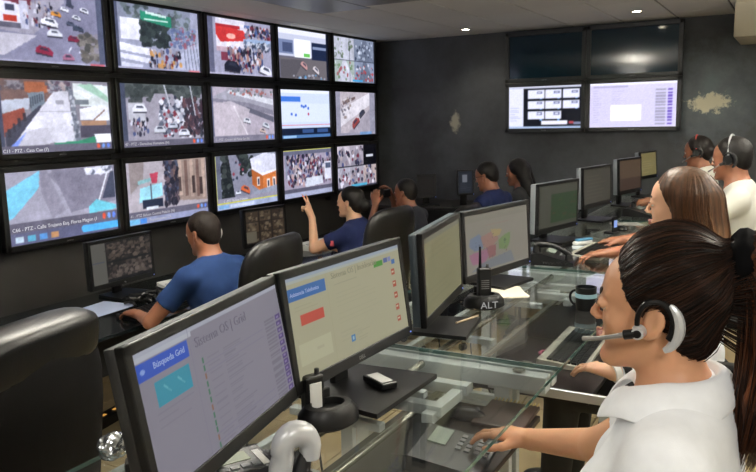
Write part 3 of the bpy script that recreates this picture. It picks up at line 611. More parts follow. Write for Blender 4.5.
# ---------------------------------------------------------------- monitors
def pic_m1():
    p = Paint(200, 112, '#96929f', 31); p.rect(0, 0, 1, .035, '#b8bccb').rect(0, .035, .32, .07, '#c4c8d4')
    p.rect(0, .075, .29, .2, '#3f63cf').ell(.03, .14, .012, .02, '#9ab4f0').rect(.075, .25, .275, .43, '#3f9fb8')
    for u in (.12, .2): p.line(u, .3, u + .03, .36, .003, '#7cc8da')
    p.lines(3, .06, .46, .28, .05, '#7d788c', .35, .012).rect(.3, 0, .302, 1, '#8d889c', .5)
    for k in range(12):
        v = .27 + .062 * k; p.rect(.355, v, .362, v + .045, ['#3f7f5a', '#3f7f5a', '#9a6a4c', '#3f7f5a'][k % 4], .9)
        p.rect(.39, v + .015, .47, v + .025, '#7b768a', .4).rect(.5, v + .01, .5 + p.r.uniform(.08, .2), v + .02, '#747084', .4).rect(.5, v + .03, .5 + p.r.uniform(.05, .16), v + .04, '#7b768a', .35).rect(.36, v + .054, .82, v + .056, '#85809a', .5)
        p.rect(.84, v, .93, v + .018, '#6f6a7c', .5).rect(.84, v + .024, .925, v + .04, '#6f6a7c', .45).rect(.94, v - .002, .985, v + .045, '#5f4a86').rect(.953, v + .012, .972, v + .03, '#9a88b8')
    return p
def pic_m2():
    p = Paint(200, 112, '#bab697', 32); p.rect(0, 0, 1, .03, '#a9b6c4').rect(0, .03, 1, .06, '#b9bfb4').rect(0, .1, .29, .23, '#3f74b8').rect(.07, .38, .25, .49, '#d25a48')
    p.rect(.3, .06, .303, 1, '#b5b190', .7).lines(2, .04, .29, .27, .04, '#a5a184', .4, .01).rect(.02, .56, .27, .565, '#a8a488', .6).lines(1, .16, .75, .24, .03, '#8d8a78', .6, .03)
    p.rect(.03, .66, .28, .88, '#cfccaa', .6)
    p.rect(.36, .2, .56, .215, '#9c9a84', .5); p.lines(4, .36, .3, .72, .045, '#b0ad90', .45, .01).lines(3, .36, .52, .8, .05, '#b0ad90', .4, .01).lines(3, .36, .72, .6, .045, '#b0ad90', .4, .01)
    p.rect(.73, .11, .82, .18, '#4c9a34').rect(.83, .1, .87, .16, '#5f6fa8').rect(.875, .1, .905, .16, '#8c94c8').rect(.91, .15, .945, .2, '#4a78b8')
    for k in range(5): p.rect(.895, .26 + .14 * k, .93, .33 + .14 * k, '#b8563c').rect(.903, .28 + .14 * k, .922, .3 + .14 * k, '#e4d4b4')
    p.rect(.44, .8, .475, .87, '#3f80b8').rect(.45, .815, .465, .85, '#a9c8d8').lines(4, .5, .79, .62, .03, '#a8a488', .5, .008).rect(.42, .73, .54, .738, '#c8a468', .7); return p
def pic_m3():
    p = Paint(60, 40, '#8d8a66', 33); p.rect(0, 0, 1, .06, '#7a7a68').lines(10, .1, .12, .9, .08, '#7d7a5c', .3, .015); return p
def pic_m4():
    p = Paint(110, 70, '#a8a08c', 34); p.rect(0, 0, 1, .12, '#a39c86').lines(2, .3, .16, .7, .05, '#b98a78', .5, .012)
    p.poly([(.06, .4), (.2, .34), (.28, .45), (.25, .6), (.12, .62), (.05, .52)], '#7f92b0').poly([(.22, .4), (.45, .32), (.5, .5), (.38, .62), (.26, .58)], '#bd8a7a').poly([(.38, .3), (.56, .34), (.52, .44), (.42, .44)], '#c9b06a').poly([(.04, .66), (.3, .62), (.34, .75), (.26, .86), (.08, .84)], '#c07898').poly([(.3, .6), (.46, .58), (.44, .78), (.34, .8)], '#b06a64').poly([(.5, .52), (.6, .45), (.7, .42), (.68, .62), (.62, .72), (.5, .68)], '#86a85c').poly([(.2, .86), (.46, .8), (.7, .76), (.75, .97), (.05, .97)], '#8d9298').ell(.6, .55, .02, .03, '#5a8044')
    p.blobs(26, .08, .38, .66, .8, .006, ['#6a5f50', '#8a4a44', '#4a5a80'], .8, 1.3); g_ = p.a.mean(2, keepdims=True); p.a = (g_ + (p.a - g_) * .75) * .9; return p
def pic_m5():
    p = Paint(60, 40, '#4f4f42', 35); p.rect(.3, .22, 1, .92, '#34492a'); p.blobs(20, .32, .3, .95, .85, .05, ['#3d5426', '#2b3f1c', '#48482a', '#533d28'], .5, .6); return p
def pic_m6(): p = Paint(40, 30, '#4a463c', 36); p.lines(7, .1, .2, .9, .1, '#655f4e', .4, .03); return p
def pic_m7(): p = Paint(40, 30, '#63503f', 37); p.rect(0, .6, 1, 1, '#4f3d33'); return p
def pic_m8(): p = Paint(40, 30, '#8f8458', 38); p.rect(.05, .1, .95, .3, '#8f8254').lines(6, .1, .36, .9, .1, '#b8a870', .4, .03); return p
def monitor(loc, yaw, tilt, W, H, zb, deskz, pic, label, rim=BLK2, bez=0.022, chin=0.032, depth=0.05, base=True, scr=SCR_DIM, words=(), logo=None, btw=.26, bd=.10):
    t = thing('computer_monitor', label, 'monitor', (loc[0], loc[1], deskz), math.radians(yaw) + PI / 2, 'computer monitors')
    a = -math.radians(tilt); z0 = zb - deskz
    Mx = Matrix.Translation((0, 0, z0)) @ Matrix.Rotation(a, 4, 'X')
    f = MB()
    f.box((0, .006, chin / 2), (W, .02, chin), Mx, .003); f.box((0, .006, H - bez / 2), (W, .02, bez), Mx, .003)
    for s in (-1, 1): f.box((s * (W - bez) / 2, .006, H / 2), (bez, .02, H), Mx, .003)
    bzl = f.build('bezel', BLK, t)
    h = MB(); h.box((0, .016 + depth * .25, H / 2), (W - .004, depth * .5, H - .004), Mx, .005); h.box((0, .016 + depth * .7, H * .48), (W * .62, depth * .5, H * .6), Mx, .012)
    h.build('housing', rim, t, True)
    sw, sh = W - 2 * bez, H - bez - chin
    s = link('screen', pic().mesh(sw, sh, scr), t); s.matrix_local = Mx @ Matrix.Translation((0, -.0015, chin))
    for (tx, u, v, size, m) in words:
        o = text('lettering', tx, size, m, s, (0, 0, 0)); o.matrix_local = Matrix.Translation((-sw / 2 + u * sw, -.0007, (1 - v) * sh)) @ Matrix.Rotation(PI / 2, 4, 'X')
    if logo:
        o = text('brand_mark', logo, .014, mat('logo_grey', '#8f8f92', .4), bzl, (0, 0, 0), align='CENTER'); o.matrix_local = Mx @ Matrix.Translation((0, -.0048, chin * .3)) @ Matrix.Rotation(PI / 2, 4, 'X')
    d = MB(); d.box((W * .47, -.0045, chin * .4), (.006, .002, .004), Mx); d.build('power_light', emit('power_led', '#7f9cff', 1.5), bzl)
    k = MB(); k.box((0, .016 + depth + .012, (z0 + H * .45) / 2), (.07, .022, z0 + H * .45), None, .006); k.build('stand_neck', BLK, t, True)
    if base:
        b = MB(); b.prism([(-btw * .5, -bd), (btw * .5, -bd), (btw * .42, .12), (-btw * .42, .12)], 0.0005, .014); b.build('stand_base', BLK, t)
    return t
INK1 = emit('ink_lilac', '#6f6a80', 0.6); INK2 = emit('ink_olive', '#8f8d74', 0.62); INKB = emit('ink_pale_blue', '#a9bdf0', .6)
S = lambda p, s: (p[0] * s, p[1] * s)
monitor((-0.985, 1.148), 11.7, 9.6, .61, .31, .826, GZ, pic_m1, 'nearest black monitor with a lilac grey list and blue box', words=(('Búsqueda Grid', .085, .155, .017, INKB), ('Sistema OS | Grid', .33, .17, .029, INK1)))
monitor((-1.033, 1.724), -1.6, 7.8, .606, .31, .831, GZ, pic_m2, 'black monitor with a cream page and red and green buttons', logo='DELL', words=(('Asistencia Telefonica', .015, .185, .0145, INKB), ('Sistema OS | Incidencias', .34, .14, .024, INK2)), btw=.34, bd=.15)
monitor((-1.067, 2.378), 10.7, 2.2, .567, .31, .829, GZ, pic_m3, 'monitor seen at a sharp angle with a plain olive screen', rim=mat('blue_grey_plastic', '#3c464e', .35), depth=.055)
monitor((-1.151, 3.165), -11.1, 3.2, .572, .31, .796, GZ, pic_m4, 'monitor showing a coloured district map', rim=mat('blue_grey_plastic', '#3c464e', .35))
monitor((-1.232, 4.393), -12.6, -1.0, .495, .295, .818, GZ, pic_m5, 'monitor showing a green field picture', rim=mat('silver_rim', '#7d8388', .35, metal=.2), depth=.07, scr=SCR_DIM, bez=.018)
monitor((-1.223, 5.371), -10.5, 1.4, .478, .288, .853, GZ, pic_m6, 'monitor with a dull brown grey screen beside the green picture one', rim=mat('silver_rim', '#7d8388', .35), depth=.07, scr=SCR_DIM, bez=.018)
monitor((-1.176, 6.32), -12.4, 1.8, .44, .288, .858, GZ, pic_m7, 'monitor with a reddish brown screen behind the black telephone', rim=mat('silver_rim', '#7d8388', .35), depth=.07, scr=SCR_DIM, bez=.016)
monitor((-1.154, 7.06), -11.3, 4.0, .38, .245, .92, GZ, pic_m8, 'small monitor with a yellowish screen nearest the back wall', rim=mat('silver_rim', '#7d8388', .35), depth=.07, scr=SCR_DIM, bez=.014)
# ---------------------------------------------------------------- keyboards, telephones, radios and small things
def keyboard(loc, rz, label, L=.45, W=.16, body=BLK2, keys=BLK, frame=None, group='keyboards'):
    t = thing('keyboard', label, 'keyboard', loc, rz, group)
    b = MB(); b.add([(-L / 2, -W / 2, 0), (L / 2, -W / 2, 0), (L / 2, W / 2, 0), (-L / 2, W / 2, 0), (-L / 2, -W / 2, .012), (L / 2, -W / 2, .012), (L / 2, W / 2, .024), (-L / 2, W / 2, .024)], [(3, 2, 1, 0), (4, 5, 6, 7), (0, 1, 5, 4), (1, 2, 6, 5), (2, 3, 7, 6), (3, 0, 4, 7)])
    b.build('case', frame or body, t)
    k = MB(); p = .0192
    for r in range(6):
        yy = -W / 2 + .022 + r * .0215; zz = .012 + .012 * (yy + W / 2) / W
        x = -L / 2 + .014
        while x < L / 2 - .014:
            gap = (.30 * L * .95 < x - (-L / 2) - .36 * L < .30 * L)  # small gap before the number pad
            wdt = p if not (r == 0 and abs(x + .06) < .05) else p * 5
            if x + wdt > L / 2 - .01: break
            k.box((x + wdt / 2, yy, zz + .003), (wdt - .003, .0175, .007)); x += wdt
    o = k.build('keys', keys, t); o['kind'] = 'stuff'
    return t
BEIGE = mat('beige_grey_plastic', '#a3a196', 0.45, var=.05)
keyboard((-0.68, 2.70, TZ + .0005), math.radians(91), 'black keyboard with beige frame under the hand with the white watch', .46, .17, frame=BEIGE)
keyboard((-0.93, 4.08, GZ + .0005), math.radians(86), 'keyboard with grey palm strip under two hands of the man in white', .44, .17, frame=BEIGE)
def phone(loc, rz, label, body=BLK, lcd=None, handset=True, sc=1.0, zs=1.0):
    t = thing('desk_telephone', label, 'telephone', loc, rz, 'desk telephones'); t.scale = (sc, sc, sc * zs)
    b = MB(); prof = [(-.10, 0), (.11, 0), (.11, .055), (.07, .062), (-.10, .018)]
    for sx in (0,):
        n = len(prof); vs = [(-.09, y, z) for y, z in prof] + [(.10, y, z) for y, z in prof]
        b.add(vs, [tuple(range(n)), tuple(range(n, 2 * n))[::-1]] + [(i, n + i, n + (i + 1) % n, (i + 1) % n) for i in range(n)])
    ba_ = b.build('base', body, t)
    th = math.atan2(.062 - .018, .17); M = Matrix.Translation((0, -.10, .018)) @ Matrix.Rotation(th, 4, 'X')
    s = MB(); s.box((.045, .135, .003), (.085, .045, .006), M, .001); s.build('display', lcd or mat('lcd_grey_green', '#7f8a80', .3), ba_)
    k = MB()
    for i in range(4):
        for j in range(4): k.box((.008 + .022 * i, .015 + .022 * j, .003), (.015, .013, .007), M, .001)
    k.build('buttons', GREY, ba_)
    if handset:
        h = MB(); y0 = .02; pts = [(-.065, -.085 + .02 * i, .055 + .022 * math.sin(PI * i / 9) + .045 * i / 9) for i in range(10)]
        h.tube(pts, [.014, .017, .014, .012, .012, .012, .012, .014, .017, .014], 10); h.cyl((-.065, -.075, .03), (-.065, -.075, .058), .022, .018, 14); h.cyl((-.065, .085, .062), (-.065, .085, .10), .022, .018, 14)
        h.build('handset', BLK, t, True)
        c = MB(); pts = []
        for i in range(60):
            a = i * .9; q = i / 59; pts.append((-.095 - .03 * math.sin(PI * q) + .005 * math.cos(a), -.075 + .13 * q, .02 + .005 * math.sin(a)))
        c.tube(pts, .0018, 5); c.build('coiled_cord', BLK, t, True)
    return t
phone((-0.745, 1.665, TZ + .0005), math.radians(98), 'dark grey desk telephone under the glass at the nearest operator hand', BLK2, handset=False, sc=1.1, zs=.6)
phone((-1.05, 3.72, GZ + .0005), math.radians(96), 'black desk telephone at the foot of the map monitor', BLK)
phone((-0.98, 5.72, GZ + .0005), math.radians(80), 'black desk telephone with lifted handset on the far desk', BLK, handset=False)
def cradle(loc, rz, label):
    t = thing('radio_charger', label, 'charger', loc, rz, 'radio charging cradles'); t.scale = (1.2, 1.2, 1.1)
    b = MB(); b.lathe([(.058, 0), (.066, .006), (.064, .03), (.05, .048), (.036, .05), (.034, .034), (.002, .034)], 24, Matrix.Diagonal((1.05, .78, 1, 1))); b.build('cradle_body', BLK, t, True)
    w_ = MB(); w_.box((0, .034, .055), (.05, .012, .035), None, .004); w_.build('back_wall', BLK, t); return t
def radio(loc, rz, label, tall=.115, face=None, ant=.10):
    t = thing('two_way_radio', label, 'radio', loc, rz, 'handheld two way radios')
    MB().box((0, 0, tall / 2), (.054, .032, tall), None, .006).build('case', BLK, t)
    if face: MB().box((0, -.0168, tall * .55), (.034, .003, tall * .62), None, .001).build('white_label', face, t)
    else:
        g = MB()
        for i in range(5): g.box((0, -.0165, tall * .35 + .008 * i), (.032, .002, .003))
        g.build('speaker_grille', GREY, t)
    if ant: MB().cyl((-.016, 0, tall - .002), (-.016, 0, tall + ant), .0065, .0045, 10).build('antenna', BLK, t, True)
    MB().cyl((.014, 0, tall - .002), (.014, 0, tall + .014), .007, .006, 12).build('knob', BLK2, t, True)
    return t
cradle((-0.985, 1.475, GZ + .0005), math.radians(65), 'empty black charging cradle in front of the nearest monitors')
radio((-1.03, 1.475, GZ + .002), math.radians(65), 'black battery pack with white label behind the empty cradle', .118, WHITE, 0)
c2 = cradle((-1.055, 2.72, GZ + .0005), math.radians(40), 'black charging cradle marked with white letters beside the map monitor')
text('lettering', 'ALT', .034, emit('glowing_white_print', '#e6e6e6', .35), c2, (0, -.0555, .010), (math.radians(86), 0, 0), 'CENTER')  # letters glow faintly by themselves so that they read white
radio((-1.055, 2.72, GZ + .036), math.radians(40), 'black two way radio with antenna standing in the lettered cradle', .125, None, .085)
ph = MB(); 
t = thing('mobile_phone', 'small black phone with white face lying on the monitor base', 'phone', (-0.985, 1.74, GZ + .0155), math.radians(62))
MB().box((0, 0, .009), (.05, .105, .018), None, .004).build('case', BLK, t); MB().box((0, 0, .0186), (.036, .08, .0016)).build('white_label', WHITE, t)
t = thing('mobile_phone', 'upright black phone with lit blue screen on the third desk', 'phone', (-0.98, 4.78, GZ), math.radians(70))
MB().box((0, 0, .055), (.05, .014, .11), None, .004).build('case', BLK, t); MB().box((0, -.0075, .066), (.034, .002, .045)).build('screen', emit('phone_blue', '#8ea8e8', .9), t)
MB().box((0, .02, .008), (.07, .07, .014), None, .003).build('charging_stand', BLK2, t)
# handheld scanner on its stand
scn = t = thing('handheld_scanner', 'silver white arched handheld scanner in front of the nearest monitor', 'scanner', (-0.885, 1.20, GZ), math.radians(-35))
b = MB(); arch = [(0, .055 - .02 * i / 2, .02) for i in range(1)]
arch = []
for i in range(13):
    a = math.radians(-20 + 200 * i / 12); arch.append((0, -.042 * math.cos(a), .085 + .042 * math.sin(a)))
arch = [(0, -.052, .012), (0, -.048, .045)] + arch + [(0, .04, .052)]
b.tube(arch, [.032, .034] + [.036 - .004 * abs(i - 6) / 6 for i in range(13)] + [.028], 14); b.build('shell', SILV, t, True)
MB().cyl((0, .005, .001), (0, .03, .07), .03, .018, 14).build('handle', BLK2, t, True)
MB().lathe([(.05, 0), (.052, .004), (.045, .012), (.002, .014)], 20).build('stand', BLK2, t, True)
scn.scale = (.74, .74, .8)
t = thing('calculator', 'dark calculator with grey green display below the nearest monitor', 'calculator', (-1.04, 1.175, GZ), math.radians(60))
MB().box((0, 0, .008), (.16, .12, .016), None, .004).build('case', BLK2, t); MB().box((-.01, .015, .0165), (.10, .045, .002)).build('display', mat('lcd_olive', '#8b947c', .3), t); MB().box((.062, -.01, .0165), (.016, .08, .002)).build('white_strip', WHITE, t)
rd = MB(); rd.box((-.02, .052, .0165), (.03, .008, .002)); rd.box((-.065, .02, .0165), (.012, .03, .002)); rd.build('red_marks', mat('red_print', '#c2392e', .5), t)
kk = MB()
for i in range(5): kk.box((-.055 + .024 * i, -.035, .0175), (.018, .016, .004))
kk.build('buttons', GREY, t)
# crumpled clear wrapper and a plug behind the nearest monitor
bm = bmesh.new(); bmesh.ops.create_icosphere(bm, subdivisions=4, radius=.034); rw = np.random.default_rng(9); fq = rw.normal(0, 60, (8, 3)); ph_ = rw.uniform(0, 6, 8)
for v in bm.verts: v.co *= 1 + .09 * sum(abs(math.sin(float(np.dot(q, v.co)) + a)) - .5 for q, a in zip(fq, ph_)) * .9; v.co.z *= .8
me = bpy.data.meshes.new('wrapper'); bm.to_mesh(me); bm.free(); me.materials.append(mat('crinkled_foil', '#b8bcc0', .12, metal=.85))
o = link('plastic_wrapper', me, None, (-1.325, 1.10, GZ + .027)); tag(o, 'crumpled shiny wrapper on the glass behind the nearest monitor', 'wrapper')
t = thing('power_plug', 'black power plug and cable behind the nearest monitor', 'plug', (-1.20, 1.06, GZ), .8)
MB().box((0, 0, .02), (.06, .04, .04), None, .008).build('plug_body', BLK, t, True); MB().tube([(.03, 0, .015), (.06, .02, .02), (.08, .06, .012), (.06, .1, .01)], .004, 7).build('cable', CABLE, t, True)
# spiral notebook on the tray
t = thing('spiral_notebook', 'dark brown spiral notebook on the tray beside the nearest operator hand', 'notebook', (-0.70, 2.0, TZ), math.radians(2))
MB().box((0, -.02, .007), (.15, .19, .013), None, .003).build('cover', mat('brown_cover', '#33241f', .3, var=.2), t)
sp = MB()
for i in range(12): sp.tube([(-.066 + .012 * i + .004 * math.sin(a), .078 + .010 * math.cos(a), .010 + .009 * math.sin(a)) for a in [2 * PI * q / 8 for q in range(8)]], .0022, 6, True)
sp.build('spiral', mat('brass_wire', '#c4b27a', .3, metal=.6), t, True)
# papers, mouse, cup, tape
def sheet(loc, rz, w, h, label, m=PAPER, n=1, name='paper_sheet', cat='paper'):
    o = MB()
    for k in range(n): o.box((0, 0, .0008 + .0012 * k), (w - .004 * k, h - .003 * k, .001), Matrix.Rotation(.06 * k, 4, 'Z'))
    o = o.build(name, m); o.location = loc; o.rotation_euler = (0, 0, rz); tag(o, label, cat, 'papers on the desks'); return o
sheet((-1.06, 3.0, GZ), .5, .15, .21, 'cream papers behind the two way radio', n=3)
sheet((-1.02, 4.22, GZ), .3, .15, .12, 'white slips below the green picture monitor', mat('slip', '#c9d2d4', .6), 2)
sheet((-1.0, 5.25, GZ), .4, .2, .14, 'grey paper below the dull brown screen', mat('slip_grey', '#9a9a96', .7), 2)
t = thing('stapler', 'blue and white stapler under the green picture monitor', 'stapler', (-1.06, 4.30, GZ + .004), 1.0)
MB().box((0, 0, .012), (.13, .035, .022), None, .008).build('base', WHITE, t, True); MB().box((.01, 0, .03), (.12, .03, .016), None, .007).build('arm', mat('blue_plastic', '#4f86a8', .35), t, True)
def mouse(loc, rz, label):
    t = thing('computer_mouse', label, 'mouse', loc, rz, 'computer mice')
    b = MB(); b.lathe([(.03, 0), (.033, .008), (.028, .022), (.014, .031), (.001, .033)], 18, Matrix.Diagonal((.95, 1.7, 1, 1))); b.build('shell', BLK, t, True)
    MB().cyl((-.004, -.03, .031), (.004, -.03, .031), .006, n=10).build('wheel', GREY, t, True); return t
mouse((-0.80, 1.93, TZ + .0005), 1.7, 'black mouse on the tray seen through the nearest glass')
mouse((-0.98, 4.95, GZ + .0005), 1.2, 'black mouse on the third glass desk')
t = thing('black_mug', 'black mug with pale blue band beside the second keyboard', 'mug', (-0.685, 2.85, GZ), 0)
b = MB(); b.lathe([(.036, 0), (.038, .004), (.04, .09), (.036, .09), (.034, .01), (.001, .008)], 20); b.build('cup', BLK, t, True)
MB().tube([(-.04 - .022 * math.sin(a), 0, .045 + .028 * math.cos(a)) for a in [PI * q / 8 for q in range(9)]], .005, 8).build('handle', BLK, t, True)
MB().lathe([(.0385, .05), (.0412, .05), (.0414, .066), (.0385, .066)], 20).build('band', mat('pale_blue', '#8fb6c4', .4), t, True)
o = MB(); o.tube([(.028 * math.cos(2 * PI * q / 20), .028 * math.sin(2 * PI * q / 20), .006) for q in range(20)], .006, 8, True)
o = o.build('tape_ring', mat('pink_tape', '#b0506a', .4), None, True); o.location = (-0.76, 2.60, TZ + .0005); tag(o, 'pink ring lying on the tray before the second keyboard', 'ring')
t = thing('pen', 'pale yellow pencil on the base of the olive screen monitor', 'pencil', (-1.02, 2.47, GZ + .018), math.radians(75))
MB().cyl((-.07, 0, 0), (.06, 0, 0), .004, n=8).build('shaft', mat('pencil_wood', '#a8987a', .5), t); MB().cyl((.06, 0, 0), (.075, 0, 0), .004, .0006, 8).build('tip', BLK2, t)
# ================================================================ long desk under the video wall (lower floor)
LZ = 0.45
DG = mat('dark_glass_top', '#121719', 0.08, var=0.1, spec=0.6)
for k, (y0, y1, lab) in enumerate(((1.35, 3.75, 'dark glass desk under the left part of the video wall'), (3.75, 6.15, 'dark glass desk under the right part of the video wall'))):
    d = thing('video_wall_desk', lab, 'desk', (-3.42, (y0 + y1) / 2, LOW), 0, 'desks under the video wall'); hl = (y1 - y0) / 2; z = LZ - LOW
    MB().box((0, 0, z - .01), (.86, 2 * hl - .01, .02), None, .003).build('top', DG, d)
    for sy in (-1, 1):
        MB().box((0, sy * (hl - .06), z - .045), (.8, .04, .05), None, .003).build('cross_beam', STEEL, d)
        for sx in (-1, 1): MB().box((sx * .36, sy * (hl - .06), (z - .07) / 2), (.05, .04, z - .07), None, .003).build('leg', STEEL, d)
    MB().box((-.38, 0, z * .5), (.015, 2 * hl - .2, z * .5), None, .002).build('modesty_panel', mat('panel_dark', '#26282a', .5), d)
def pic_l1():
    p = Paint(70, 44, '#241f1b', 41); p.rect(0, 0, .22, 1, '#6e6c64').rect(0, .45, .2, .47, '#54566a'); p.blobs(150, .25, .05, .98, .45, .03, ['#3a322b', '#544a40', '#6a5b4e', '#2a2420', '#7a6a60'], .8, 1.3); p.blobs(140, .25, .54, .98, .92, .03, ['#4a3f38', '#6d6058', '#80736a', '#2c2622'], .8, 1.3); p.rect(.22, .47, 1, .53, '#181614').rect(.22, .93, 1, 1, '#171513'); return p
def pic_l2():
    p = Paint(50, 40, '#2c231b', 42)
    def f(u0, v0, u1, v1, i, j):
        p.rect(u0 + .02, v0 + .02, u1 - .02, v1 - .02, ['#4a3b2c', '#5a4a38', '#3f3226'][(i + j) % 3]); p.blobs(14, u0 + .05, v0 + .05, u1 - .05, v1 - .05, .03, ['#7a6a54', '#2c241c', '#94846c'], .7)
    p.cells(0, 0, 1, 1, 3, 3, f); p.rect(.0, .62, .25, .95, '#77705f'); return p
def pic_l3(): p = Paint(24, 20, '#17120f', 43); p.rect(.1, .15, .9, .85, '#1d1713'); return p
def pic_l4(): p = Paint(24, 30, '#2a2f3a', 44); p.rect(.3, .15, .65, .5, '#8a8f9a').lines(6, .1, .55, .9, .06, '#4a4f5c', .6, .03); return p
monitor((-3.62, 3.195), 1.3, 2, .52, .30, .522, LZ, pic_l1, 'black monitor with dim street pictures under the bottom left wall screen', scr=SCR_DARK, logo='hp')
monitor((-3.57, 4.57), -12, 2, .43, .30, .55, LZ, pic_l2, 'black monitor with dim brown pictures under the yellow framed wall screen', scr=SCR_DARK)
# far end desk below the back wall
d = thing('corner_desk', 'dark desk against the back wall carrying two small monitors', 'desk', (-3.05, 7.1, LOW)); z = .62 - LOW
MB().box((0, 0, z - .015), (2.1, .7, .03), None, .003).build('top', mat('dark_laminate', '#1d1b19', .4), d)
for sx in (-1, 1): MB().box((sx * 1.0, 0, (z - .03) / 2), (.04, .66, z - .03), None, .003).build('side_panel', mat('dark_laminate', '#1d1b19', .4), d)
monitor((-3.28, 6.85), -62, 3, .20, .24, .70, .62, pic_l3, 'dark monitor in the far corner behind the man holding a camera', scr=SCR_DARK, bez=.015, chin=.02)
monitor((-2.85, 6.85), -50, 3, .17, .25, .74, .62, pic_l4, 'small monitor with a pale grey picture against the dark back wall', scr=SCR_DARK, bez=.015, chin=.02)
sheet((-2.50, 6.84, .62), .2, .2, .15, 'pale blue box on the corner desk before the man with glasses', mat('pale_blue_card', '#8fa4ac', .6), 5)
# camera control consoles, keyboard, cables
def console(loc, rz, label):
    t = thing('camera_console', label, 'console', loc, rz, 'white camera control consoles')
    b = MB(); b.add([(-.19, -.10, 0), (.19, -.10, 0), (.19, .10, 0), (-.19, .10, 0), (-.19, -.10, .02), (.19, -.10, .02), (.19, .10, .06), (-.19, .10, .06)], [(3, 2, 1, 0), (4, 5, 6, 7), (0, 1, 5, 4), (1, 2, 6, 5), (2, 3, 7, 6), (3, 0, 4, 7)]); b.build('case', WHITE, t)
    M = Matrix.Translation((0, -.10, .02)) @ Matrix.Rotation(math.atan2(.04, .2), 4, 'X'); k = MB()
    for i in range(6):
        for j in range(4): k.box((-.16 + .032 * i, .03 + .035 * j, .003), (.022, .022, .006), M)
    k.build('buttons', LGREY, t)
    j = MB(); j.lathe([(.028, 0), (.024, .012), (.01, .02), (.008, .055), (.014, .06), (.014, .085), (.002, .092)], 16, Matrix.Translation((.12, 0, .04))); j.build('joystick', BLK, t, True); return t
console((-3.38, 3.52, LZ + .0005), PI / 2 - .15, 'white camera console with joystick left of the man in blue')
console((-3.42, 5.13, LZ + .0005), PI / 2 - .1, 'white camera console with black joystick by the woman in navy')
keyboard((-3.15, 2.98, LZ + .0005), PI / 2, 'black keyboard on the dark glass desk below the dim street monitor', .43, .15)
sheet((-3.46, 2.72, LZ), .05, .24, .62, 'pale blue sheets on the dark glass desk behind the nearest black chair', mat('blue_white_paper', '#aeb9d6', .6), 2)
sheet((-3.55, 5.45, LZ), .1, .24, .34, 'papers on the desk in front of the woman in navy', mat('blue_white_paper', '#aeb9d6', .6), 2)
t = thing('cable_bundle', 'tangled black headset cables on the dark glass desk', 'cable', (-3.34, 3.12, LZ))
for q in range(4):
    r_ = np.random.default_rng(q); pts = [(r_.uniform(-.05, .05) + .02 * math.cos(i * .7 + q), -.14 + .02 * i, .012 + .05 * abs(math.sin(i * .35 + q))) for i in range(14)]
    MB().tube(pts, .008, 7).build('cable', CABLE, t, True)
t = thing('power_strip', 'black power strip with small orange lights on the floor behind the nearest chair', 'power strip', (-3.55, 2.98, LOW), math.radians(100))
MB().box((0, 0, .03), (.62, .09, .06), None, .006).build('case', BLK, t)
for i in range(5): MB().box((-.2 + .1 * i, -.0, .0605), (.03, .02, .004)).build('indicator', emit('amber', '#e0a24c', .8), t)
# ================================================================ smooth solids: distance fields turned into meshes
def V3(*a): return np.array(a, float)
def rcone(p, a, b, ra, rb):
    a = np.asarray(a, float); b = np.asarray(b, float); ba = b - a; pa = p - a
    t = np.clip((pa @ ba) / (ba @ ba + 1e-12), 0, 1); return np.linalg.norm(pa - t[:, None] * ba, axis=1) - (ra + (rb - ra) * t)
def ellip(p, c, r, R=None):
    q = p - np.asarray(c, float)
    if R is not None: q = q @ R
    r = np.asarray(r, float); k0 = np.linalg.norm(q / r, axis=1); k1 = np.linalg.norm(q / (r * r), axis=1) + 1e-9
    return k0 * (k0 - 1) / k1
def ball(p, c, r): return np.linalg.norm(p - np.asarray(c, float), axis=1) - r
def smin(a, b, k):
    h = np.clip(.5 + .5 * (b - a) / k, 0, 1); return b * (1 - h) + a * h - k * h * (1 - h)
def smax(a, b, k): return -smin(-a, -b, k)
def rotm(yaw=0, pitch=0, roll=0):
    """columns = forward, left, up; yaw to the left, pitch up, roll towards the left shoulder"""
    M = Matrix.Rotation(math.radians(yaw), 3, 'Z') @ Matrix.Rotation(-math.radians(pitch), 3, 'Y') @ Matrix.Rotation(-math.radians(roll), 3, 'X')
    return np.array(M)
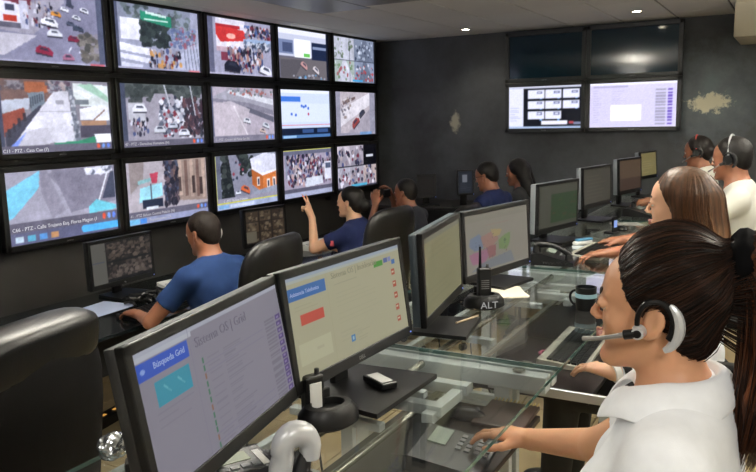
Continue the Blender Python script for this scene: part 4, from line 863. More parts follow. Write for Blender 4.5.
def solid(fn, lo, hi, h, name='solid', clipb=1.5):
    lo = np.asarray(lo, float); hi = np.asarray(hi, float); B = 8
    nb = np.maximum(1, np.ceil((hi - lo) / (h * B)).astype(int)); n = nb * B
    cen = [lo[i] + (np.arange(nb[i]) + .5) * B * h - h * .5 for i in range(3)]
    G = np.stack(np.meshgrid(*cen, indexing='ij'), -1).reshape(-1, 3); dc = fn(G)
    rad = B * h * .87 * clipb + h
    D = np.repeat(np.repeat(np.repeat(dc.reshape(nb), B, 0), B, 1), B, 2).astype(np.float32)
    act = np.abs(dc) < rad; bi = np.stack(np.unravel_index(np.nonzero(act)[0], nb), -1)
    off = np.stack(np.meshgrid(*[np.arange(B)] * 3, indexing='ij'), -1).reshape(-1, 3)
    for s in range(0, len(bi), 400):
        I = (bi[s:s + 400, None, :] * B + off[None]).reshape(-1, 3)
        D[I[:, 0], I[:, 1], I[:, 2]] = fn(lo + I * h)
    S = D < 0
    S[0] = S[-1] = False; S[:, 0] = S[:, -1] = False; S[:, :, 0] = S[:, :, -1] = False
    D = np.where(S, np.minimum(D, -1e-6), np.maximum(D, 1e-6))
    c = [(i, j, k) for i in (0, 1) for j in (0, 1) for k in (0, 1)]
    sl = lambda A, o: A[o[0]:n[0] - 1 + o[0], o[1]:n[1] - 1 + o[1], o[2]:n[2] - 1 + o[2]]
    cnt = sum(sl(S, o).astype(np.int8) for o in c); cell = (cnt > 0) & (cnt < 8)
    ci = np.stack(np.nonzero(cell), -1)
    if len(ci) == 0: return np.zeros((0, 3)), np.zeros((0, 4), int)
    vid = np.full(cell.shape, -1, np.int32); vid[cell] = np.arange(len(ci))
    dv = {o: D[ci[:, 0] + o[0], ci[:, 1] + o[1], ci[:, 2] + o[2]] for o in c}
    acc = np.zeros((len(ci), 3)); w = np.zeros(len(ci))
    for o in c:
        for ax in range(3):
            if o[ax]: continue
            q = list(o); q[ax] = 1; q = tuple(q); a, b = dv[o], dv[q]; m = (a < 0) != (b < 0)
            t = a / np.where(m, a - b, 1); P = np.tile(np.array(o, float), (len(ci), 1)); P[:, ax] = t
            acc[m] += P[m]; w[m] += 1
    V = lo + (ci + acc / w[:, None]) * h
    F = []
    for ax in range(3):
        b1, b2 = (ax + 1) % 3, (ax + 2) % 3
        A = np.moveaxis(S, ax, 0); ch = np.moveaxis(A[:-1] != A[1:], 0, ax)
        e = np.stack(np.nonzero(ch), -1); e = e[(e[:, b1] > 0) & (e[:, b2] > 0) & (e[:, b1] < n[b1] - 1) & (e[:, b2] < n[b2] - 1)]
        ins = S[e[:, 0], e[:, 1], e[:, 2]]
        def g(d1, d2):
            q = e.copy(); q[:, b1] += d1; q[:, b2] += d2; return vid[q[:, 0], q[:, 1], q[:, 2]]
        quad = np.stack([g(-1, -1), g(0, -1), g(0, 0), g(-1, 0)], -1); quad[~ins] = quad[~ins][:, ::-1]; F.append(quad)
    F = np.concatenate(F); F = F[(F >= 0).all(1)]
    return V, F
def part(name, fn, lo, hi, h, m, parent, tint=None, classes=None):
    V, F = solid(fn, lo, hi, h)
    if len(V) == 0: return None
    me = quick_mesh(name, V, F, True)
    for q in (m if isinstance(m, (list, tuple)) else [m]): me.materials.append(q)
    if tint is not None:
        ca = me.color_attributes.new('paint', 'FLOAT_COLOR', 'POINT'); buf = np.ones((len(V), 4), np.float32); buf[:, :3] = tint(V); ca.data.foreach_set('color', buf.ravel())
    if classes is not None and len(me.polygons) == len(F):
        me.polygons.foreach_set('material_index', classes(V[F].mean(1)).astype(np.int32))
    return link(name, me, parent)
# ---------------------------------------------------------------- heads
def head_sdf(p, female=True, ears=True):
    """p in head space: x forward, y left, z up, origin between the ears"""
    a = p.copy(); a[:, 1] = np.abs(a[:, 1])
    d = ellip(a, (-.015, 0, .04), (.093, .074, .084))
    d = smin(d, ellip(a, (.040, 0, .045), (.047, .058, .046)), .03)
    d = smin(d, ellip(a, (.036, 0, -.028), (.052, .049, .082)), .035)
    jw = .019 if female else .023
    d = smin(d, rcone(a, (-.005, .046, -.045), (.060, .014, -.097), jw, .014), .028)
    d = smin(d, ball(a, (.075, 0, -.099), .0155 if female else .018), .022)
    d = smin(d, ball(a, (.054, .037, -.022), .018), .025)
    d = smin(d, rcone(a, (.086, .012, .026), (.074, .044, .028), .006, .005), .014)
    d = smax(d, -ball(a, (.108, .034, .007), .019), .012)
    d = smin(d, rcone(a, (.087, 0, .022), (.108, 0, -.021), .006, .0065), .010)
    d = smin(d, ball(a, (.1065, 0, -.0225), .0068), .006)
    d = smin(d, ball(a, (.0975, .0095, -.0265), .0068), .008)
    d = smin(d, rcone(a, (.0975, 0, -.054), (.086, .021, -.059), .0058, .003), .006)
    d = smin(d, rcone(a, (.0955, 0, -.068), (.085, .019, -.062), .0064, .003), .006)
    # eyelids
    d = smin(d, ellip(a, (.0835, .033, .009), (.0125, .0155, .0105)), .004)
    d = smax(d, -ellip(a, (.0975, .033, .0078), (.011, .0135, .0046)), .0015)
    if ears:
        R = np.array(Matrix.Rotation(math.radians(-12), 3, 'Y') @ Matrix.Rotation(math.radians(-18), 3, 'Z'))
        e = ellip(a, (-.012, .077, .0), (.020, .0075, .033), R)
        e = smax(e, -ellip(a, (-.006, .086, .004), (.0115, .0085, .020), R), .004)
        e = smin(e, ball(a, (.0, .073, -.026), .0075), .008)
        d = smin(d, e, .006)
    return d
HAIRX = ([-.11, -.075, -.04, -.012, .0, .03, .06, .085, .11, .14], [-.075, -.055, -.035, -.030, .022, .044, .052, .066, .078, .08])
def hair_cap(p, off, up=0.0, ear=True, rows=HAIRX):
    a = p.copy(); a[:, 1] = np.abs(a[:, 1])
    d = ellip(a, (-.017, 0, .04), (.093, .074, .084)); d = smin(d, ellip(a, (.040, 0, .045), (.047, .058, .046)), .03)
    xl = np.interp(a[:, 2] - up, *rows)
    d = smin(d, ellip(a, (-.04, 0, -.02), (.055, .058, .07)), .03) - off * np.clip((xl - a[:, 0]) / .045, .2, 1); d = smax(d, (a[:, 0] - xl) * .75, .008)
    if ear: d = smax(d, -ellip(a, (-.008, .085, -.002), (.024, .022, .035)), .006)
    return d
# ---------------------------------------------------------------- hands
def hand_prims(W, f, u, s, curl=(25, 30, 20), spread=1.0, thumb=(.5, .3), sc=1.0):
    """W wrist, f towards the fingertips, u back of the hand, s towards the thumb: list of rcones"""
    W, f, u, s = [np.asarray(q, float) for q in (W, f, u, s)]
    out = [(W - f * .01 * sc, W + f * .05 * sc, .024 * sc, .021 * sc, 0)]
    offs = [(.030, .088, 1.0, .0085), (.010, .094, 1.1, .0088), (-.0105, .088, 1.02, .0084), (-.0295, .078, .80, .0075)]
    curls = curl if hasattr(curl[0], '__len__') else [curl] * 4
    for (o, L, k, r), cu in zip(offs, curls):
        base = W + f * L * sc + s * o * sc
        out.append((W + f * .012 * sc + s * o * .55 * sc, base, .0145 * sc, .0115 * sc, 0))
        d = f + s * o * 2.2 * spread; d /= np.linalg.norm(d); uu = u - d * (u @ d); uu /= np.linalg.norm(uu)
        ang = 0; q = base
        for seg, (ln, a) in enumerate(zip((.043, .027, .021), cu)):
            ang += math.radians(a); dd = d * math.cos(ang) - uu * math.sin(ang); e = q + dd * ln * k * sc
            out.append((q, e, r * sc * (1.08 - .09 * seg), r * sc * (1.0 - .1 * seg), 1)); q = e
    t0 = W + f * .018 * sc + s * .022 * sc - u * .006; t1 = t0 + (f * .55 + s * thumb[0] - u * .18) / np.linalg.norm(f * .55 + s * thumb[0] - u * .18) * .042 * sc
    dd = f * .9 + s * thumb[1] - u * .2; dd /= np.linalg.norm(dd); t2 = t1 + dd * .031 * sc; t3 = t2 + (dd * .95 - s * .15) * .024 * sc
    out += [(t0, t1, .0145 * sc, .011 * sc, 0), (t1, t2, .0105 * sc, .0095 * sc, 1), (t2, t3, .0095 * sc, .0075 * sc, 1)]
    return out
def prims_sdf(p, pr):
    d0 = None; d1 = None
    for (a, b, ra, rb, kind) in pr:
        q = rcone(p, a, b, ra, rb)
        if kind == 0: d0 = q if d0 is None else smin(d0, q, .012)
        else: d1 = q if d1 is None else smin(d1, q, .003)
    return smin(d0, d1, .007)
def ik(S, W, l1, l2, hint):
    S, W, hint = [np.asarray(q, float) for q in (S, W, hint)]; v = W - S; L = np.linalg.norm(v)
    if L > (l1 + l2) * .995: k = L / ((l1 + l2) * .985); l1 *= k; l2 *= k
    d = v / L; a = (l1 * l1 - l2 * l2 + L * L) / (2 * L); hgt = math.sqrt(max(l1 * l1 - a * a, 1e-6))
    n = hint - d * (hint @ d); n /= np.linalg.norm(n) + 1e-9; return S + d * a + n * hgt
SKIN = {}
def skin(name, col, rough=.45): return mat('skin_' + name, col, rough, var=.06, vscale=14, sss=.12, bump=.05, bscale=300)
def on_surface(fn, c, dirs, r0=.03, r1=.26, it=22):
    lo_ = np.full(len(dirs), r0); hi_ = np.full(len(dirs), r1)
    for _ in range(it):
        m = (lo_ + hi_) / 2; d = fn(c + dirs * m[:, None]) < 0; lo_ = np.where(d, m, lo_); hi_ = np.where(d, hi_, m)
    return (lo_ + hi_) / 2
def strands(paths, radius, m, t, I, tint, name='hair_strands'):
    """paths: (n, k, 3) in head space -> thin three sided tubes, one mesh"""
    n, k, _ = paths.shape; head, Rh, hs = I['head'], I['Rh'], I['hs']; P = head + (paths * hs) @ Rh.T
    d = np.gradient(P, axis=1); d /= np.linalg.norm(d, axis=2, keepdims=True) + 1e-9
    x = np.cross(d, V3(.3, .5, .81)); x /= np.linalg.norm(x, axis=2, keepdims=True) + 1e-9; y = np.cross(d, x)
    tp = radius * np.clip(np.sin(np.linspace(.12, PI * .97, k)), .2, 1)[None, :, None]
    R = np.stack([P + (x * math.cos(a) + y * math.sin(a)) * tp for a in (0, 2.094, 4.189)], 2)
    V = R.reshape(-1, 3); idx = np.arange(n * k * 3).reshape(n, k, 3); F = []
    for j in range(3):
        F.append(np.stack([idx[:, :-1, j], idx[:, :-1, (j + 1) % 3], idx[:, 1:, (j + 1) % 3], idx[:, 1:, j]], -1).reshape(-1, 4))
    me = quick_mesh(name, V, np.concatenate(F), True); me.materials.append(m)
    ca = me.color_attributes.new('paint', 'FLOAT_COLOR', 'POINT'); buf = np.ones((len(V), 4), np.float32); buf[:, :3] = np.repeat(tint, k * 3, 0); ca.data.foreach_set('color', buf.ravel())
    o = link(name, me, t); o['kind'] = 'stuff'; return o
# ================================================================ office chairs
LEATHER = mat('black_leather', '#0c0b0b', 0.36, spec=.3, var=.1, vscale=5, bump=.12, bscale=160)
FABRIC = mat('black_chair_fabric', '#080707', 0.85, spec=.15, var=.12, vscale=30, bump=.2, bscale=400)
def pad(w, d, h, n=2.6):
    """padded slab as superellipsoid: closed mesh"""
    b = MB(); nu, nv = 24, 14; vs = []; sg = lambda x, e: math.copysign(abs(x) ** e, x)
    for j in range(nv + 1):
        v = -PI / 2 + PI * j / nv
        for i in range(nu):
            u = 2 * PI * i / nu; vs.append((w / 2 * sg(math.cos(v), .35) * sg(math.cos(u), .5), d / 2 * sg(math.sin(v), .8), h / 2 * sg(math.cos(v), .35) * sg(math.sin(u), .5)))
    fs = [(j * nu + i, j * nu + (i + 1) % nu, (j + 1) * nu + (i + 1) % nu, (j + 1) * nu + i) for j in range(nv) for i in range(nu)]
    return b, vs, fs
def office_chair(loc, rz, label, back_h=.62, back_top=1.12, seat=.46, roll=True, w=.5, arms=True, armbracket=CHROME, ay=.29):
    """faces local +x"""
    t = thing('office_chair', label, 'chair', loc, rz, 'black office chairs')
    Mr = Matrix.Rotation(PI / 2, 4, 'Z')
    b, vs, fs = pad(.5, .1, .5); b.add(vs, fs, Matrix.Translation((0.03, 0, seat - .05)) @ Matrix.Rotation(PI / 2, 4, 'X')); b.build('seat', LEATHER, t, 'all')
    b, vs, fs = pad(w, .09, back_h); vs = [(x, y + .05 * (2 * x / w) ** 2 * -1, z) for x, y, z in vs]
    bt = back_top - (.05 if roll else 0)
    b.add(vs, fs, Matrix.Translation((-.27, 0, bt - back_h / 2)) @ Matrix.Rotation(math.radians(-8), 4, 'Y') @ Mr); b.build('backrest', FABRIC if roll else LEATHER, t, 'all')
    if roll:
        b, vs, fs = pad(w * .8, .13, .15); b.add(vs, fs, Matrix.Translation((-.29, 0, back_top - .055)) @ Matrix.Rotation(math.radians(-8), 4, 'Y') @ Mr); b.build('headrest', LEATHER, t, 'all')
    if arms:
        for s in (-1, 1):
            a = MB(); a.box((0.0, s * ay, seat + .2), (.26, .055, .03), None, .012); a.build('armrest', BLK, t, True)
            a = MB(); a.tube([(-.12, s * (ay - .01), seat + .19), (-.14, s * ay, seat + .08), (-.05, s * .27, seat - .06), (.0, s * .2, seat - .08)], .014, 8); a.tube([(.1, s * (ay - .01), seat + .19), (.1, s * ay, seat + .05), (.04, s * .26, seat - .06)], .012, 8); a.build('arm_bracket', armbracket, t, True)
    MB().box((0, 0, seat - .115), (.2, .16, .03), None, .006).build('seat_plate', BLK, t)
    MB().box((-.2, 0, seat - .08), (.2, .08, .016)).build('back_bar', BLK, t)
    MB().cyl((0, 0, .09), (0, 0, seat - .1), .027).build('gas_lift', CHROME, t, True)
    for k in range(5):
        a = 2 * PI * k / 5 + .3; l = MB(); l.tube([(0, 0, .10), (.14 * math.cos(a), .14 * math.sin(a), .095), (.27 * math.cos(a), .27 * math.sin(a), .075)], [.026, .022, .016], 8); bl_ = l.build('base_leg', BLK, t, True)
        c = MB(); x, y = .27 * math.cos(a), .27 * math.sin(a); c.cyl((x - .02 * math.sin(a), y + .02 * math.cos(a), .028), (x + .02 * math.sin(a), y - .02 * math.cos(a), .028), .0275, n=14); c.build('caster', BLK2, bl_, True)
    return t
# ================================================================ people
def person(label, loc, rz, head, hrot, hands, sk, shirt, trousers=None, female=False, hs=.93, sw=None, sleeve='short', hair=None, hairmat=None, h=.009, elbows=None, floor_z=0.0, seat_z=.47, bust=False, eyes=True, legs=True, neckline=.0, hairtint=None, extra=None, shirt_h=None, hair_h=None, brow=None, torso=1.0, pelvis_back=.06, body_hi=None, thigh=.42, head_h=None):
    """all points given in the person's own frame: x forward, y left, z up from the floor under the seat"""
    t = thing('person', label, 'person', loc, rz, None)
    head = V3(*head); Rh = rotm(*hrot); sw = sw or (.155 if female else .185)
    P = V3(head[0] - pelvis_back, 0, seat_z + .09); nb = head + Rh @ V3(-.030, 0, -.075) * hs + V3(-.012, 0, -.085)
    T = lambda q: P + (nb - P) * q; up = (nb - P) / np.linalg.norm(nb - P); S = {1: nb + V3(-.01, sw, -.05), -1: nb + V3(-.01, -sw, -.05)}
    for k, q in (extra or {}).items():
        if k == 'shoulder': S = {s: S[s] + V3(*q[s]) for s in (1, -1)}
    arms = {}
    for s in (1, -1):
        W, f, u = hands[s][:3]; W = V3(*W); f = V3(*f); f /= np.linalg.norm(f); u = V3(*u); u -= f * (u @ f); u /= np.linalg.norm(u)
        th = np.cross(f, u) * (1 if s == 1 else -1)  # thumb side
        E = ik(S[s], W, .285 if not female else .265, .255 if not female else .235, (elbows or {}).get(s, (-.4, .5 * s, -1)))
        arms[s] = (E, W, hand_prims(W + f * .012, f, u, th, *(hands[s][3:]), sc=(.92 if female else 1.02)))
    ts = torso
    def trunk(p):
        d = rcone(p, T(.74) + V3(0, .07, 0), T(.74) + V3(0, -.07, 0), .098 * ts, .098 * ts)
        d = smin(d, rcone(p, T(.42) + V3(0, .052, 0), T(.42) + V3(0, -.052, 0), .095 * ts, .095 * ts), .10)
        d = smin(d, rcone(p, T(.0) + V3(0, .075, 0), T(.0) + V3(0, -.075, 0), .112 * ts, .112 * ts), .12)
        d = smin(d, rcone(p, T(.93) + V3(-.005, .02, 0), T(.93) + V3(-.005, -.02, 0), .07, .07), .06)
        for s in (1, -1):
            d = smin(d, rcone(p, nb + V3(-.015, s * .02, -.005), S[s], .046, .05), .05)
            if bust: d = smin(d, ball(p, T(.66) + V3(.075, s * .072, 0), .060), .045)
        return d
    def upper(p, s, off=0.0): return rcone(p, S[s], arms[s][0], .050 + off, .039 + off)
    def legsdf(p):
        d = rcone(p, P + V3(-.02, .07, -.01), P + V3(-.02, -.07, -.01), .115, .115)
        for s in (1, -1):
            K = V3(P[0] + thigh, s * .10, seat_z + .035); A = V3(P[0] + thigh + .03, s * .10, .09)
            d = smin(d, rcone(p, P + V3(.0, s * .085, -.02), K, .088, .06), .04); d = smin(d, rcone(p, K, A, .058, .042), .02)
        return d
    def neck(p): return rcone(p, head + Rh @ V3(-.022, 0, -.03) * hs, nb + V3(.0, 0, -.015), .050 if female else .057, .056 if female else .064)
    def hd(p): return head_sdf(((p - head) @ Rh) / hs, female) * hs
    def near(p, c, r): return np.linalg.norm(p - c, axis=1) < r
    def body(p):
        d = trunk(p); d = smin(d, neck(p), .035)
        m = near(p, head, .22); 
        if m.any(): d[m] = smin(d[m], hd(p[m]), .018)
        for s in (1, -1):
            E, W, pr = arms[s]; d = smin(d, upper(p, s), .03); d = smin(d, rcone(p, E, W, .038, .0255), .012)
            m = near(p, W, .26)
            if m.any(): d[m] = smin(d[m], prims_sdf(p[m], pr), .012)
        if legs: d = np.minimum(d, legsdf(p) + .004)
        return d
    pts = [P, nb, head, S[1], S[-1], arms[1][0], arms[-1][0], arms[1][1], arms[-1][1]]
    if legs: pts += [V3(P[0] + thigh + .1, 0, .05)]
    lo = np.min(pts, 0) - .2; hi = np.max(pts, 0) + .2; lo[2] = max(lo[2], .03)
    def cls(C):
        q = ((C - head) @ Rh) / hs; return ((np.abs(q[:, 1]) < .021) & (q[:, 2] < -.0515) & (q[:, 2] > -.0735) & (q[:, 0] > .0865 + .0)).astype(int)
    lip = mat('lips', '#a4665a', .4)
    bd_ = part('body', body, lo, hi, h, [sk, lip], t, classes=cls)
    # shirt
    ends = {}
    for s in (1, -1):
        E, W, _ = arms[s]; ends[s] = (S[s] + (E - S[s]) * .62, (E - S[s]) / np.linalg.norm(E - S[s])) if sleeve == 'short' else (E + (W - E) * .93, (W - E) / np.linalg.norm(W - E))
    def cloth(p):
        d = trunk(p) - .010
        for s in (1, -1):
            E, W, _ = arms[s]; c, n = ends[s]
            if sleeve == 'short': a = smax(rcone(p, S[s], E, .060, .058), ((p - c) @ n), .006)
            else:
                a = smin(rcone(p, S[s], E, .060, .048), rcone(p, E, W, .046, .036), .02); a = np.maximum(a, np.where(np.linalg.norm(p - W, axis=1) < .15, ((p - c) @ n), -1))
            d = smin(d, a, .025)
        d = smax(d, -(rcone(p, nb + V3(.012 + neckline, 0, .0), head, .066 + neckline * .3, .075)), .008)
        d = np.maximum(d, (P[2] - .09) - p[:, 2])
        r = .0028 * np.sin(p[:, 2] * 70 + 14 * p[:, 1] + 3 * np.sin(p[:, 0] * 22 + p[:, 1] * 17)) * np.clip((nb[2] - .12 - p[:, 2]) / .1, 0, 1)
        return d + r
    pts2 = [P, nb, S[1], S[-1], arms[1][0], arms[-1][0]] + ([arms[1][1], arms[-1][1]] if sleeve != 'short' else [])
    sh_ = part('shirt', cloth, np.min(pts2, 0) - .16, np.max(pts2, 0) + .16, shirt_h or h, shirt, t)
    if legs:
        tm = trousers or mat('black_trousers', '#101012', .8, var=.15)
        part('trousers', lambda p: legsdf(p) - .012, (P[0] - .2, -.25, .06), (P[0] + thigh + .16, .25, P[2] + .13), max(h, .011), tm, t)
        for s in (1, -1):
            A = V3(P[0] + thigh + .03, s * .10, 0)
            part('shoe', lambda p: np.maximum(smin(rcone(p, A + V3(-.03, 0, .045), A + V3(.0, 0, .07), .042, .04), ellip(p, A + V3(.08, 0, .02), (.12, .045, .045)), .03), .002 - p[:, 2]), A + V3(-.1, -.07, -.01), A + V3(.23, .07, .14), .011, mat('black_shoe', '#0d0d0d', .35), t)
    if eyes:
        for s in (1, -1):
            b = MB(); b.m = 0; nu, nv = 16, 12; R_ = .0122 * hs; c = head + Rh @ V3(.0795, s * .033, .009) * hs; vs = []; fs = []
            for j in range(nv + 1):
                a = PI * j / nv
                for i in range(nu): vs.append(tuple(c + Rh @ (R_ * V3(math.cos(a), math.sin(a) * math.cos(2 * PI * i / nu), math.sin(a) * math.sin(2 * PI * i / nu)))))
            for j in range(nv):
                for i in range(nu): b.m = 1 if j < 3 else 0; b.add([], []); b.f.append((j * nu + i, j * nu + (i + 1) % nu, (j + 1) * nu + (i + 1) % nu, (j + 1) * nu + i)); b.mi.append(b.m)
            b.v = vs; b.build('eye', [mat('eye_white', '#d8d2c8', .2), mat('iris_brown', '#20130c', .15)], bd_, 'all')
            e = MB(); pts = [tuple(head + Rh @ V3(.0905 - .14 * abs(y - .012) ** 1.3 * 2.2, s * y, .030 + .004 * math.sin((y - .014) / .036 * PI)) * hs) for y in np.linspace(.014, .050, 7)]
            e.tube(pts, [.0012, .0028, .0032, .003, .0026, .002, .001], 6); e.build('eyebrow', brow or mat('brow_dark', '#1a110c', .7), bd_, True)
            e = MB(); pts = [tuple(head + Rh @ V3(.0955 - 1.3 * (y - .033) ** 2 * 12, s * y, .0115 - 8 * (y - .033) ** 2) * hs) for y in np.linspace(.020, .047, 7)]
            e.tube(pts, [.0006, .0012, .0014, .0014, .0014, .0013, .0008], 6); e.build('eyelashes', mat('lash_black', '#0d0908', .6), bd_, True)
    if hair:
        lo2, hi2, fn = hair
        part('hair', lambda p: fn(((p - head) @ Rh) / hs) * hs, head + V3(*lo2), head + V3(*hi2), hair_h or h, hairmat, t, tint=(None if hairtint is None else (lambda Vv: hairtint(((Vv - head) @ Rh) / hs))))
    return t, dict(P=P, nb=nb, S=S, arms=arms, head=head, Rh=Rh, hs=hs, shirt=sh_)
def short_hair(off=.010):
    rows = ([-.11, -.075, -.05, -.012, .0, .03, .06, .085, .11, .14], [-.12, -.095, -.050, -.028, .008, .030, .046, .066, .078, .08])
    def f(p):
        d = hair_cap(p, off, 0, True, rows); q = p * 95; return d + .0012 * (np.sin(q[:, 0] * 1.3 + 2 * np.sin(q[:, 1])) * np.sin(q[:, 1] * 1.1 + q[:, 2]))
    return ((-.18, -.15, -.14), (.15, .15, .2), f)
def loc2(loc, rz, p):
    """world point -> frame of a thing standing at loc and turned by rz"""
    d = Vector(p) - Vector(loc); return tuple(Matrix.Rotation(-rz, 3, 'Z') @ d)
def dir2(rz, v): return tuple(Matrix.Rotation(-rz, 3, 'Z') @ Vector(v))
def head_thing(name, label, cat, t, I):
    """a thing worn on a head: its frame is the head's frame"""
    g = thing(name, label, cat); M = Matrix.Translation(Vector(t.location)) @ Matrix.Rotation(t.rotation_euler[2], 4, 'Z')
    R4 = Matrix([[*I['Rh'][0], 0], [*I['Rh'][1], 0], [*I['Rh'][2], 0], [0, 0, 0, 1]])
    g.matrix_world = M @ Matrix.Translation(Vector(I['head'])) @ R4 @ Matrix.Scale(I['hs'], 4); return g
HAIRM = attr_mat('hair_strands', base=True, rough=.42, spec=.2)
def lin(c): return np.array(srgb(c))
# ---------------------------------------------------------------- operator with the ponytail (nearest)
SK1 = skin('warm', '#cf9a76'); SK2 = skin('fair', '#d3a587'); SK3 = skin('tan', '#8f5f47'); SK4 = skin('brown', '#7a4d39')
L1 = Vector((-0.185, 1.27, 0)); RZ1 = PI
TIE = V3(-.118, 0, .112)
def flow_angle(p, axis_o, axis_d):
    axis_d = axis_d / np.linalg.norm(axis_d); x = np.cross(axis_d, V3(0, 1, 0)); x /= np.linalg.norm(x); y = np.cross(axis_d, x); q = p - axis_o
    return np.arctan2(q @ y, q @ x)
def wob(a, seeds=(1, 2, 3)):
    r = np.zeros_like(a); g = np.random.default_rng(5)
    for f in (23, 37, 51, 67, 88): r += np.sin(a * f + g.uniform(0, 6)) * g.uniform(.5, 1)
    return r / 2.6
ROWS1 = ([-.11, -.085, -.055, -.02, .0, .02, .045, .07, .09, .11, .14], [-.080, -.066, -.048, -.032, .012, .034, .045, .052, .060, .072, .08])
tail_pts = [TIE, V3(-.150, 0, .115), V3(-.180, .0, .075), V3(-.195, .0, -.01), V3(-.185, .005, -.12), V3(-.165, .012, -.21)]
tail_r = [.022, .040, .050, .054, .046, .018]
def hair1(p):
    d = hair_cap(p, .013, 0, True, ROWS1); d = smin(d, smax(ellip(p, (-.028, 0, .068), (.092, .082, .092)), (p[:, 0] - np.interp(p[:, 2], *ROWS1)) * .75, .01), .02)
    a = flow_angle(p, TIE, V3(1, 0, -.35)); far = np.clip(np.linalg.norm(p - TIE, axis=1) / .05, 0, 1)
    d = d + .0011 * wob(a) * far
    d = smin(d, rcone(p, (-.085, 0, .075), TIE, .06, .023), .03)
    for i in range(len(tail_pts) - 1):
        d = smin(d, rcone(p, tail_pts[i], tail_pts[i + 1], tail_r[i], tail_r[i + 1]), .012)
    m = p[:, 0] < -.14; b = np.arctan2(p[:, 1], p[:, 0] + .19)
    d = d + np.where(m, .0022 * np.sin(b * 17 + 2 * np.sin(p[:, 2] * 30)), 0)
    return d
def tint1(p):
    a = flow_angle(p, TIE, V3(1, 0, -.35)); k = np.clip(.5 + .5 * wob(a), 0, 1); base = lin('#0a0807'); red = lin('#7a4526'); mid = lin('#1c110c')
    near_tie = np.clip(1.25 - np.linalg.norm(p - TIE, axis=1) / .085, 0, 1); tail = (p[:, 0] < -.135)
    w = np.clip(near_tie * .9 * k + .22 * k * k, 0, 1); w = np.where(tail, np.clip(.15 + .75 * (.5 + .5 * np.sin(np.arctan2(p[:, 1], p[:, 0] + .19) * 9 + 1.5 * np.sin(p[:, 2] * 20))), 0, 1) * .8, w)
    return base * (1 - w[:, None]) + (red * k[:, None] + mid * (1 - k[:, None])) * w[:, None]
hl = lambda p: loc2(L1, RZ1, p)
WSHIRT = mat('white_polo_cotton', '#eef1f5', .75, var=.03, vscale=40, bump=.12, bscale=500, sheen=.2)
t1, I1 = person('woman in white polo shirt with dark ponytail and ear headset at the nearest desk', L1, RZ1, hl((-.19, 1.265, 1.180)), (-1, 3, 3),
    {-1: (hl((-.525, 1.672, .722)), dir2(RZ1, (-1, .34, -.10)), (0, 0, 1), ((12, 18, 12), (10, 22, 14), (14, 24, 16), (18, 24, 16)), 1.3, (.75, .42)), 1: (hl((-.43, .98, .70)), dir2(RZ1, (-1, .1, 0)), (0, 0, 1))},
    SK1, WSHIRT, female=True, bust=True, h=.0048, shirt_h=.006, hair=((-.30, -.14, -.33), (.16, .14, .17), hair1), hairmat=HAIRM, hairtint=tint1, hair_h=.0034, pelvis_back=.03,
    elbows={-1: (-.25, .45, -1), 1: (-.4, .4, -1)}, neckline=.006, seat_z=.46)
rg = np.random.default_rng(3); n_, k_ = 900, 16; cH = V3(-.025, 0, .05)
sd = rg.normal(size=(6000, 3)); sd /= np.linalg.norm(sd, axis=1, keepdims=True); rs = on_surface(hair1, cH, sd); sp_ = cH + sd * rs[:, None]
ok = (sp_[:, 0] > -.06) & (hair_cap(sp_, .02, 0, True, ROWS1) < .012); sd = sd[ok][:n_]; tdir = (TIE - cH) / np.linalg.norm(TIE - cH)
q = np.linspace(0, .97, k_)[None, :, None]; om = np.arccos(np.clip(sd @ tdir, -1, 1))[:, None, None]; dr = (np.sin((1 - q) * om) * sd[:, None] + np.sin(q * om) * tdir) / np.sin(om)
dr = dr.reshape(-1, 3); dr /= np.linalg.norm(dr, axis=1, keepdims=True); rr_ = on_surface(hair1, cH, dr).reshape(len(sd), k_)
lift = (rg.exponential(.0012, (len(sd), 1)) * np.sin(np.linspace(.2, PI, k_))[None]); pth = cH + dr.reshape(len(sd), k_, 3) * (rr_ + .0002 + lift)[..., None]
kk_ = rg.uniform(0, 1, (len(sd), 1)) ** 2; strands(pth, .0009, HAIRM, t1, I1, lin('#060505') * (1 - kk_) + lin('#3c2418') * kk_)
ts_ = np.linspace(0, 1, 20); tp_ = np.array(tail_pts); tr_ = np.array(tail_r); u_ = np.linspace(0, 1, len(tp_)); cen = np.stack([np.interp(ts_, u_, tp_[:, i]) for i in range(3)], -1); rad_ = np.interp(ts_, u_, tr_)
cen = np.concatenate([cen[:1], (cen[:-2] + 2 * cen[1:-1] + cen[2:]) / 4, cen[-1:]]); an = rg.uniform(0, 2 * PI, 500); k2 = rg.uniform(.75, 1.12, (500, 1)); tw = rg.normal(0, .25, (500, 1))
dd_ = np.gradient(cen, axis=0); dd_ /= np.linalg.norm(dd_, axis=1, keepdims=True); ex = np.tile(V3(0, 1, 0), (20, 1)); ey = np.cross(dd_, ex)
ang = an[:, None] + tw * ts_[None]; pth = cen[None] + ((np.cos(ang)[..., None] * ex[None] + np.sin(ang)[..., None] * ey[None]) * (rad_[None] * k2)[..., None]); pth[:, :, 2] -= (ts_ ** 3)[None] * rg.uniform(0, .05, (500, 1))
kk_ = rg.uniform(0, 1, (500, 1)); strands(pth[:, 1:], .0011, HAIRM, t1, I1, lin('#0e0908') * (1 - kk_) + lin('#55321f') * kk_, 'ponytail_strands')
